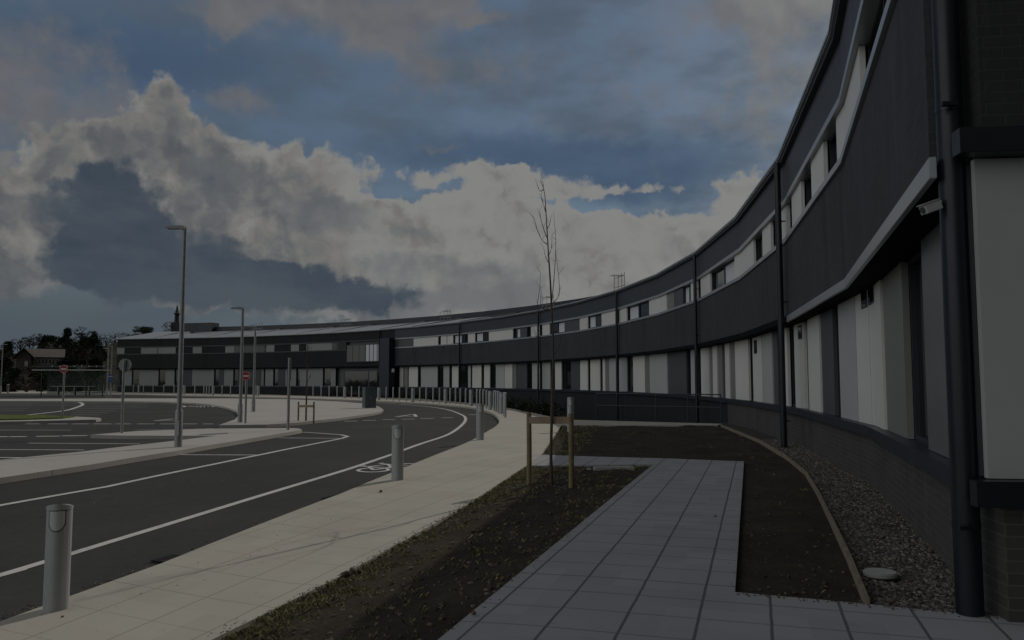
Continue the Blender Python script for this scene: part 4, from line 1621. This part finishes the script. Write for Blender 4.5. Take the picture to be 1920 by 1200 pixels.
# ------------------------------------------------------------------ bus shelter
YS = 80.0
a = at_depth(77, 738, YS); b = at_depth(192, 738, YS)
t = thing('bus_shelter', 'long glazed bus shelter with thin dark posts beyond the car park', 'bus shelter', (a.x, YS, 0))
W = b.x - a.x
for u in (0, W * .73, W):
    mb = MB(); mb.tube([(u, 0, -.1), (u, 0, 2.5)], .05, 6); mb.build('post', NAVY, t)
mb = MB(); mb.box(-.6, W + .1, -.7, 1.3, 2.47, 2.56); mb.build('canopy', STEEL, t)
mb = MB(); mb.box(-2.2, W + .1, 1.8, 3.2, 2.85, 3.0); mb.build('rear_canopy', NAVY, t)
for u in range(9):
    mb = MB(); mb.box(u * .75 - .05, u * .75 + .05, 1.75, 1.8, 2.88, 2.98); mb.build('canopy_light', WHITE, t)
for u0, u1 in ((.06, W * .36), (W * .37, W * .72), (W * .74, W - .06)):
    mb = MB(); mb.box(u0, u1, .9, .93, .15, 2.4); mb.build('glass_panel', SGLASS, t)
mb = MB(); mb.box(.7, W - .9, .35, .75, .85, .93); bn = mb.build('bench', GALV, t)
for u in (1.4, W / 2, W - 1.6):
    mb = MB(); mb.box(u - .05, u + .05, .4, .7, 0, .85); mb.build('leg', GALV, bn)

# ------------------------------------------------------------------ hill, trees, house, monument
def hz(x, y):
    a_ = x / max(y, 1)
    cap = 9 + 15 * min(1, max(0, (a_ + .54) / .1))
    base = min(.085 * max(0, y - 112), cap + .02 * max(0, y - 260))
    return base + 1.2 * (vnoise(x * .03, y * .03) - .5) * min(1, max(0, (y - 120) / 40)) - .4
mb = MB()
hx = [x for x in range(-420, 161, 12)]; hy = [y for y in range(108, 620, 12)]
mb.v = [(x, y, hz(x, y)) for y in hy for x in hx]
for j in range(len(hy) - 1):
    for i in range(len(hx) - 1):
        q = j * len(hx) + i
        mb.f.append((q, q + 1, q + 1 + len(hx), q + len(hx))); mb.uv += [(0, 0)] * 4; mb.smooth.append(True)
tag(mb.build('hill', HILLM), kind='structure')


def tree(px, top, w_px, Y, kind, label):
    x = (px - 960) / F * Y
    zt = CAMZ + (713 - top) / F * Y
    zb_ = hz(x, Y) - .3
    H = max(2.5, zt - zb_)
    rw = w_px / 2 / F * Y * (1.3 if kind == 'b' else 1.25)
    mat = {'e': EVER, 'g': MIDG, 'b': TWIG}[kind]
    t_ = thing({'e': 'evergreen_tree', 'g': 'leafy_tree', 'b': 'bare_tree'}[kind], label, 'tree', (x, Y, zb_), 0, 'trees on the hill')
    mb_ = MB()
    mb_.tube([(0, 0, 0), (.1, 0, H * .35), (-.1, .05, H * .8)], [.05 * rw + .14, .04 * rw + .1, .04], 7)
    for k in range(7 if kind != 'e' else 3):
        an = random.uniform(0, 6.28); z_ = H * random.uniform(.25, .55)
        e = (math.cos(an) * rw * .8, math.sin(an) * rw * .8, min(H * .95, z_ + H * random.uniform(.2, .4)))
        mb_.tube([(0, 0, z_), (e[0] * .45, e[1] * .45, (z_ + e[2]) / 2 + .1 * H), e], [.09, .06, .02], 5)
    mb_.build('trunk', BARKD, t_)
    mb_ = MB()
    if kind == 'b':
        for k in range(95):
            an = random.uniform(0, 6.28); rr = rw * math.sqrt(random.random())
            zz = H * random.uniform(.35, .9)
            top_ = H * (1 - .35 * (rr / rw) ** 2)
            zz = min(zz, top_ - .1 * H)
            c = Vector((math.cos(an) * rr, math.sin(an) * rr, zz))
            for j in range(22):
                d = Vector((random.gauss(0, .55) + math.cos(an) * .4, random.gauss(0, .55) + math.sin(an) * .4, random.uniform(.3, 1.2))) * (H * .085)
                s_ = Vector((random.gauss(0, 1), random.gauss(0, 1), 0)).normalized() * H * .005
                mb_.face([c - s_, c + s_, c + d])
    else:
        nb = 26
        for k in range(nb):
            an = random.uniform(0, 6.28); rr = rw * .75 * math.sqrt(random.random())
            fz_ = random.uniform(.22, .88)
            lim = (1 - fz_) * 1.25 if kind == 'e' else 1
            rr *= min(1, lim)
            cr = rw * random.uniform(.25, .45)
            leaf_cloud(mb_, (math.cos(an) * rr, math.sin(an) * rr, H * fz_), cr, cr, min(cr, H * .14), 130, .035 * rw + .08)
        leaf_cloud(mb_, (0, 0, H * .9), rw * .3, rw * .3, H * .1, 60, .045 * rw + .1)
    mb_.build('crown', mat, t_)


random.seed(5)
for a in ((14, 640, 34, 190, 'e', 'dark evergreen at the far left end of the hill'), (38, 630, 34, 230, 'b', 'bare brown tree behind the house gable'), (55, 628, 30, 235, 'b', 'bare tree above the middle of the house roof'),
          (72, 620, 28, 240, 'b', 'tall bare tree standing out above the house roof'), (83, 628, 26, 200, 'e', 'dark conifer just right of the bare trees'), (100, 629, 30, 215, 'g', 'green tree between conifer and round topped pine'),
          (124, 614, 32, 210, 'e', 'round topped dark pine highest on the left hill'), (152, 608, 40, 240, 'b', 'large bare domed tree right of the dark pine'), (176, 620, 30, 200, 'e', 'dark evergreen nearest the end of the building'),
          (140, 640, 44, 180, 'e', 'dark bushy evergreen below the domed bare tree'), (112, 648, 36, 175, 'b', 'brown bare tree below the pine'), (165, 648, 46, 165, 'b', 'brown bare tree left of the building end'),
          (190, 630, 34, 250, 'b', 'bare tree partly behind the building corner'), (215, 621, 40, 330, 'b', 'distant bare tree over the left end of the roof'), (240, 622, 40, 340, 'b', 'distant bare tree over the roof, right of another'), (268, 612, 30, 330, 'g', 'distant green tree left of the roof plant box'),
          (322, 600, 30, 352, 'b', 'bare tree at the foot of the monument, left side'), (350, 606, 26, 356, 'b', 'bare tree at the foot of the monument, right side'),
          (10, 668, 40, 130, 'e', 'dark bush behind the far left street lamp'), (30, 690, 36, 118, 'e', 'dark bush left of the bus shelter'), (50, 700, 34, 112, 'b', 'brown thicket behind the left end of the bus shelter'), (128, 668, 44, 150, 'e', 'dark shrub tree right of the white van'), (150, 682, 50, 125, 'b', 'brown thicket behind the bus shelter roof'), (180, 668, 40, 135, 'e', 'dark evergreen beside the building end wall'), (75, 690, 30, 120, 'g', 'green bush beneath the hillside house'), (20, 645, 40, 205, 'b', 'bare tree left of the house gable'), (5, 650, 36, 170, 'b', 'bare tree at the left picture edge above the street lamp'),
          (100, 640, 44, 195, 'b', 'wide bare tree behind the right end of the house'), (128, 640, 40, 195, 'e', 'dark evergreen under the round topped pine'), (150, 650, 40, 172, 'e', 'dark evergreen in the middle of the slope'),
          (185, 646, 40, 180, 'e', 'dark evergreen at the building corner, lower of two'), (198, 628, 36, 260, 'b', 'bare tree whose crown meets the roof corner'), (160, 630, 36, 225, 'e', 'dark evergreen between the domed bare tree and the building'),
          (95, 678, 30, 140, 'b', 'brown scrub tree below the white van'), (118, 684, 34, 128, 'e', 'dark bush behind the no entry sign'), (60, 682, 30, 138, 'b', 'brown scrub in front of the hillside house'), (172, 690, 30, 112, 'b', 'brown scrub behind the right end of the bus shelter'),
          (100, 694, 40, 108, 'e', 'dark hedge bush behind the bus shelter glass'), (140, 698, 40, 106, 'e', 'dark hedge bush behind the bus shelter, right of another'), (20, 712, 40, 104, 'e', 'low dark bush behind the stout grey post'), (52, 716, 40, 103, 'b', 'low brown bush left of the bus shelter post')):
    tree(*a)
# hillside house
HY = 150.0
p0 = at_depth(27, 685, HY); p1 = at_depth(105, 685, HY)
zt = at_depth(45, 652, HY).z; ze = at_depth(100, 668, HY).z; zbh = hz(p0.x, HY) - 1.5
t = thing('hillside_house', 'brown roofed house with gable and row of windows on the hillside', 'house', (p0.x, HY, zbh), .5)
W = p1.x - p0.x; D = 7.0; he = ze - zbh; ht = zt - zbh
gw = W * .34
mb = MB(); mb.box(gw, W, 0, D, 0, he); mb.box(.3, gw, -1.0, D, 0, he); mb.face([(.3, -1.0, he), (gw, -1.0, he), ((gw + .3) / 2, -1.0, ht - .2)]); mb.build('wall', HOUSEW, t)
mb = MB()
mb.face([(gw * .5, -.3, he - .1), (W + .4, -.3, he - .1), (W + .4, D / 2, ht), (gw * .5, D / 2, ht)]); mb.face([(W + .4, D + .3, he - .1), (gw * .5, D + .3, he - .1), (gw * .5, D / 2, ht), (W + .4, D / 2, ht)])
gm = (gw + .3) / 2
mb.face([(-.5, -1.6, he - .3), (gm, -1.6, ht + .03), (gm, D, ht + .03), (-.5, D, he - .3)]); mb.face([(gm, -1.6, ht + .03), (gw + .7, -1.6, he - .3), (gw + .7, D, he - .3), (gm, D, ht + .03)])
o = mb.build('roof', HOUSER, t)
so = o.modifiers.new('thick', 'SOLIDIFY'); so.thickness = .15; so.offset = -1
for k in range(7):
    u = gw + .5 + k * (W - gw - 1) / 7
    mb = MB(); mb.box(u, u + .45, -.06, 0, he - 1.5, he - .4); w_ = mb.build('window', WHITE, t)
    mb = MB(); mb.box(u + .06, u + .39, -.07, -.055, he - 1.42, he - .48); mb.build('pane', GLASS, w_)
mb = MB(); mb.box(gm + .2, gm + .7, -1.06, -1.0, he - 2.0, he - .9); mb.build('window', WHITE, t)
# white van parked by the house
p = at_depth(106, 679, 183)
t = thing('white_van', 'white van parked on the hillside right of the house', 'van', (p.x, 183, hz(p.x, 183)), 2.1)
mb = MB(); mb.prism([(-1.0, .35), (1.0, .35), (1.02, 1.0), (.75, 1.25), (.5, 1.75), (.3, 1.85), (-.98, 1.85), (-1.02, 1.75)], -.9, .9, Matrix(((1, 0, 0, 0), (0, 0, -1, 0), (0, 1, 0, 0), (0, 0, 0, 1)))); mb.build('body', WHITE, t)
mb = MB(); mb.box(.32, .72, -.92, -.905, 1.25, 1.65); mb.build('side_window', GLASS, t)
for u in (-.6, .6):
    mb = MB(); mb.tube([(u, -.93, .33), (u, .93, .33)], .3, 12); mb.build('wheel', BOLLD, t)
# monument
p = at_depth(331, 618, 350)
zb_ = hz(p.x, 350)
t = thing('monument', 'dark stone monument with statue on its column, on the hill above the roof', 'monument', (p.x, 350, zb_))
H = at_depth(331, 572, 350).z - zb_
k = H / 12
mb = MB(); mb.box(-1.5 * k, 1.5 * k, -1.5 * k, 1.5 * k, 0, H * .45); mb.build('pedestal', SPIREM, t, bevel=.1)
mb = MB(); mb.lathe([(1.1, H * .45), (.95, H * .62), (.9, H * .70), (1.35, H * .71), (1.35, H * .75), (.8, H * .76), (.7, H * .82)], 12); mb.build('shaft', SPIREM, t)
mb = MB(); mb.lathe([(.7, H * .82), (.45, H * .86), (.5, H * .89), (.42, H * .93), (.2, H * .95), (.25, H * .975), (.1, H)], 10); mb.build('statue', SPIREM, t)

# ------------------------------------------------------------------ sun and sky
sd = bpy.data.lights.new('sun', 'SUN')
sd.energy = 2.6
sd.angle = R(.5)
sd.color = (1, .93, .83)
so = bpy.data.objects.new('sun', sd)
COL.objects.link(so)
tosun = Vector((math.sin(SUN_AZ) * math.cos(SUN_EL), math.cos(SUN_AZ) * math.cos(SUN_EL), math.sin(SUN_EL)))
so.rotation_euler = tosun.to_track_quat('Z', 'Y').to_euler()
so.location = (40, 40, 40)

W = bpy.data.worlds.new('World')
S.world = W
W.use_nodes = True
nt = NT(W.node_tree)
nt.n.clear()
out = nt.n.new('ShaderNodeOutputWorld')
bg = nt.n.new('ShaderNodeBackground')
nt.l.new(bg.outputs[0], out.inputs[0])
sky = nt.n.new('ShaderNodeTexSky')
sky.sky_type = 'NISHITA'
sky.sun_disc = False
sky.sun_elevation = SUN_EL
sky.sun_rotation = SUN_AZ
sky.air_density = 1.2
sky.dust_density = 1.0
tc = nt.n.new('ShaderNodeTexCoord')
dirv = tc.outputs['Generated']
x, y, z = nt.sep(dirv)
az = nt.math('MULTIPLY', nt.math('ARCTAN2', x, y), 1500.0)
el = nt.math('MULTIPLY', nt.math('ARCSINE', z), 1500.0)
G = 2 ** -EXPO


FILL_CLOUD = (1.02, 1.0, .95)  # unseen bright cloud, added to lift the shaded surfaces


def disp(r, g, b):
    return tuple(srgb(c) * G for c in (r, g, b))


def sky_uv(px, py):
    d = ray(px, py).normalized()
    return math.atan2(d.x, d.y) * 1500, math.asin(d.z) * 1500


uv = nt.comb(az, el)
n_big = nt.noise(uv, .006, 2, .5, 0, True)
n_mid = nt.noise(uv, .022, 7, .6, 0, True)
w1 = nt.vmath('MULTIPLY', nt.vmath('SUBTRACT', n_big, (.5, .5, .5)), (90, 60, 0))
w2 = nt.vmath('MULTIPLY', nt.vmath('SUBTRACT', n_mid, (.5, .5, .5)), (62, 56, 0))
wuv = nt.vmath('ADD', nt.vmath('ADD', uv, w1), w2)
wx, wy, _ = nt.sep(wuv)
vor = nt.n.new('ShaderNodeTexVoronoi')
vor.feature = 'SMOOTH_F1'
vor.inputs['Scale'].default_value = .026
vor.inputs['Detail'].default_value = 2
vor.inputs['Roughness'].default_value = .5
vor.inputs['Smoothness'].default_value = .25
nt.set(vor.inputs['Vector'], nt.vmath('ADD', uv, nt.vmath('MULTIPLY', w2, (.6, .6, 0))))
puff = vor.outputs['Distance']


def field(blobs):
    acc = None
    for cx, cy, rx, ry, k in blobs:
        u0, v0 = sky_uv(cx, cy)
        a = nt.math('MULTIPLY_ADD', wx, 1 / rx, -u0 / rx)
        b = nt.math('MULTIPLY_ADD', wy, 1 / ry, -v0 / ry)
        d = nt.math('MULTIPLY_ADD', a, a, nt.math('MULTIPLY', b, b))
        g = nt.math('MULTIPLY', nt.math('EXPONENT', nt.math('MULTIPLY', d, -.7)), k)
        acc = g if acc is None else nt.math('ADD', acc, g)
    return acc


fb = nt.noise(uv, .012, 8, .58)
ra_ = nt.noise(wuv, .0085, 4, .52)
rb_ = nt.noise(nt.vmath('ADD', wuv, (15, 18, 0)), .0085, 4, .52)
relief = nt.math('SUBTRACT', ra_, rb_)              # billows lit from the upper right
fb2 = nt.noise(nt.vmath('MULTIPLY', uv, (1, 2.4, 1)), .005, 7, .55)
# blue sky with a thin grey veil
base = nt.mix(1, sky.outputs[0], (.075, .085, .095), 'MULTIPLY')
veilm = nt.smooth(fb2, .34, .70)
col = nt.mix(nt.math('MULTIPLY_ADD', veilm, .36, .55), base, disp(78, 90, 103))
hz_ = nt.smooth(el, 300, 40)
col = nt.mix(nt.math('MULTIPLY', hz_, .55), col, disp(84, 93, 101))
bl = nt.smooth(field([(1000, 290, 330, 45, 1.0), (260, 105, 230, 60, 1.0), (1230, 325, 120, 45, .6), (30, 335, 90, 22, .7), (1180, 365, 90, 30, .5)]), .15, 1.1)
col = nt.mix(nt.math('MULTIPLY', bl, .7), col, disp(60, 80, 105))
# upper patchy veil clouds
f1 = nt.math('ADD', field([(540, 0, 150, 40, 1.1), (730, 55, 90, 45, 1.0), (430, 35, 45, 22, .9), (80, 220, 170, 70, .85), (40, 60, 120, 50, .3), (905, 42, 36, 14, 1.1), (830, 0, 70, 20, 1.2), (1490, -30, 130, 42, 1.9), (-60, 60, 160, 80, .4), (1250, 170, 260, 90, .34), (430, 195, 55, 20, .9), (820, 130, 60, 40, .55), (1510, 120, 100, 140, .5), (980, 120, 70, 30, .35), (830, 275, 45, 10, .7)]),
             nt.math('MULTIPLY', nt.math('SUBTRACT', fb, .5), 1.9))
m1_ = nt.smooth(f1, .20, 1.05)
c1_ = nt.ramp(nt.math('MULTIPLY_ADD', relief, 1.6, nt.math('MULTIPLY_ADD', nt.smooth(az, 150, 600), .6, .3)), [(0, disp(96, 97, 101)), (.5, disp(110, 109, 110)), (1, disp(126, 125, 121))])
col = nt.mix(nt.math('MULTIPLY', m1_, .85), col, c1_)
# pale low sky under the bright bank
lowb = nt.math('MULTIPLY', nt.smooth(el, 250, 110), nt.smooth(az, -520, -120))
col = nt.mix(nt.math('MULTIPLY', lowb, .8), col, nt.mix(nt.smooth(fb, .38, .62), disp(92, 98, 102), disp(120, 120, 119)))
# bright cumulus
f2 = nt.math('ADD', field([(305, 190, 40, 52, 1.2), (268, 265, 70, 45, .9), (105, 265, 62, 34, 1.0), (185, 290, 60, 36, .6), (385, 285, 50, 45, 1.0), (455, 320, 60, 50, .8), (545, 330, 75, 55, 1.1), (620, 365, 60, 50, .7), (700, 450, 120, 85, 1.0),
                           (770, 330, 90, 22, .55), (960, 345, 120, 32, 1.1), (900, 430, 190, 60, 1.0), (1060, 460, 190, 70, 1.2), (1290, 460, 190, 58, 1.2), (1390, 352, 50, 28, 1.3), (1130, 550, 260, 70, 1.0), (860, 520, 200, 70, .7),
                           (30, 440, 95, 60, 1.4), (-120, 430, 150, 90, 1.2), (150, 430, 32, 15, .8), (1210, 352, 80, 12, .6), (300, 410, 190, 90, .9), (430, 480, 230, 80, .8), (640, 545, 170, 50, .6), (350, 562, 45, 13, .7), (740, 575, 70, 18, .7), (1000, 600, 300, 50, .5), (105, 310, 32, 14, .7)]),
             nt.math('MULTIPLY', nt.math('SUBTRACT', fb, .5), 1.25))
gaps = field([(745, 350, 55, 16, .9), (1010, 375, 40, 8, .5), (1130, 385, 70, 12, .9), (1220, 372, 60, 10, .8), (860, 352, 40, 8, .5), (880, 415, 22, 6, .6), (1280, 430, 50, 7, .6), (1300, 365, 30, 14, .6)])
f2 = nt.math('SUBTRACT', f2, nt.math('MULTIPLY_ADD', puff, .55, -.20))
f2 = nt.math('MULTIPLY_ADD', gaps, -1.2, f2)
m2_ = nt.smooth(f2, .30, .68)
thick = nt.smooth(f2, .45, 1.35)
bright = nt.smooth(az, -560, -60)
lightness = nt.math('MULTIPLY_ADD', relief, 2.3, nt.math('MULTIPLY_ADD', bright, .50, nt.math('MULTIPLY_ADD', thick, -.34, .72)))
cc = nt.ramp(lightness, [(.0, disp(78, 83, 89)), (.35, disp(96, 98, 100)), (.62, disp(116, 115, 113)), (.8, disp(126, 126, 124)), (1, disp(130, 130, 128))])
col = nt.mix(m2_, col, cc)
# grey shade inside the right-hand bank
f4 = nt.math('ADD', field([(640, 400, 60, 30, .9), (400, 320, 60, 40, .9), (520, 400, 90, 30, .5), (760, 440, 50, 14, .7), (740, 500, 100, 25, .8), (920, 510, 60, 22, .7), (830, 560, 120, 25, .8), (1010, 520, 30, 45, .6), (1270, 470, 60, 25, .6), (700, 590, 160, 18, .7), (960, 565, 60, 25, .8)]),
             nt.math('MULTIPLY', nt.math('SUBTRACT', fb, .5), 1.9))
col = nt.mix(nt.math('MULTIPLY', nt.smooth(f4, .25, .95), .6), col, disp(90, 95, 100))
# shaded undersides
f3 = nt.math('ADD', field([(168, 342, 70, 34, 1.0), (225, 385, 85, 55, 1.1), (205, 450, 50, 55, .9), (300, 470, 120, 55, 1.0), (330, 510, 190, 38, 1.2), (200, 492, 55, 34, 1.0), (530, 540, 190, 36, 1.1), (670, 555, 130, 30, .9), (420, 330, 45, 35, .4), (430, 450, 80, 26, .5), (545, 463, 52, 17, -2.0), (655, 478, 28, 12, -1.3), (590, 475, 40, 10, -.7), (690, 520, 60, 14, -.4), (330, 440, 40, 18, -.35), (105, 310, 30, 12, -1.0), (400, 395, 70, 16, -.6), (480, 425, 110, 10, -.4)]),
             nt.math('MULTIPLY', nt.math('SUBTRACT', fb, .5), 1.7))
f3 = nt.math('SUBTRACT', f3, nt.math('MULTIPLY_ADD', puff, .5, -.16))
m3_ = nt.smooth(f3, .30, 1.0)
dk = nt.mix(nt.smooth(fb2, .35, .65), disp(57, 68, 80), disp(72, 81, 90))
col = nt.mix(nt.math('MULTIPLY', m3_, .95), col, dk)
# low haze bank near the horizon on the left
low = nt.math('MULTIPLY', nt.smooth(el, 230, 90), nt.smooth(az, -100, -700))
col = nt.mix(nt.math('MULTIPLY', low, .7), col, disp(74, 83, 91))
# the rest of the sky, overhead and behind: bright cloud added as fill light
rest = nt.math('MAXIMUM', nt.smooth(y, .35, -.15), nt.smooth(z, .50, .72))
rn = nt.smooth(nt.noise(dirv, 2.6, 6, .6), .38, .62)
rc = nt.mix(nt.math('MULTIPLY_ADD', rn, .7, .3), base, FILL_CLOUD)
lit = nt.math('MULTIPLY_ADD', nt.smooth(x, -.02, -.72), 1.5, .13)      # added fill made strong on the left, weak behind
rc = nt.mix(1, rc, nt.comb(lit, lit, lit), 'MULTIPLY')
col = nt.mix(rest, col, rc)
nt.l.new(col, bg.inputs[0])
bg.inputs[1].default_value = 1.0
W.cycles.sampling_method = 'MANUAL'
W.cycles.sample_map_resolution = 1024
S.cycles.max_bounces = 6
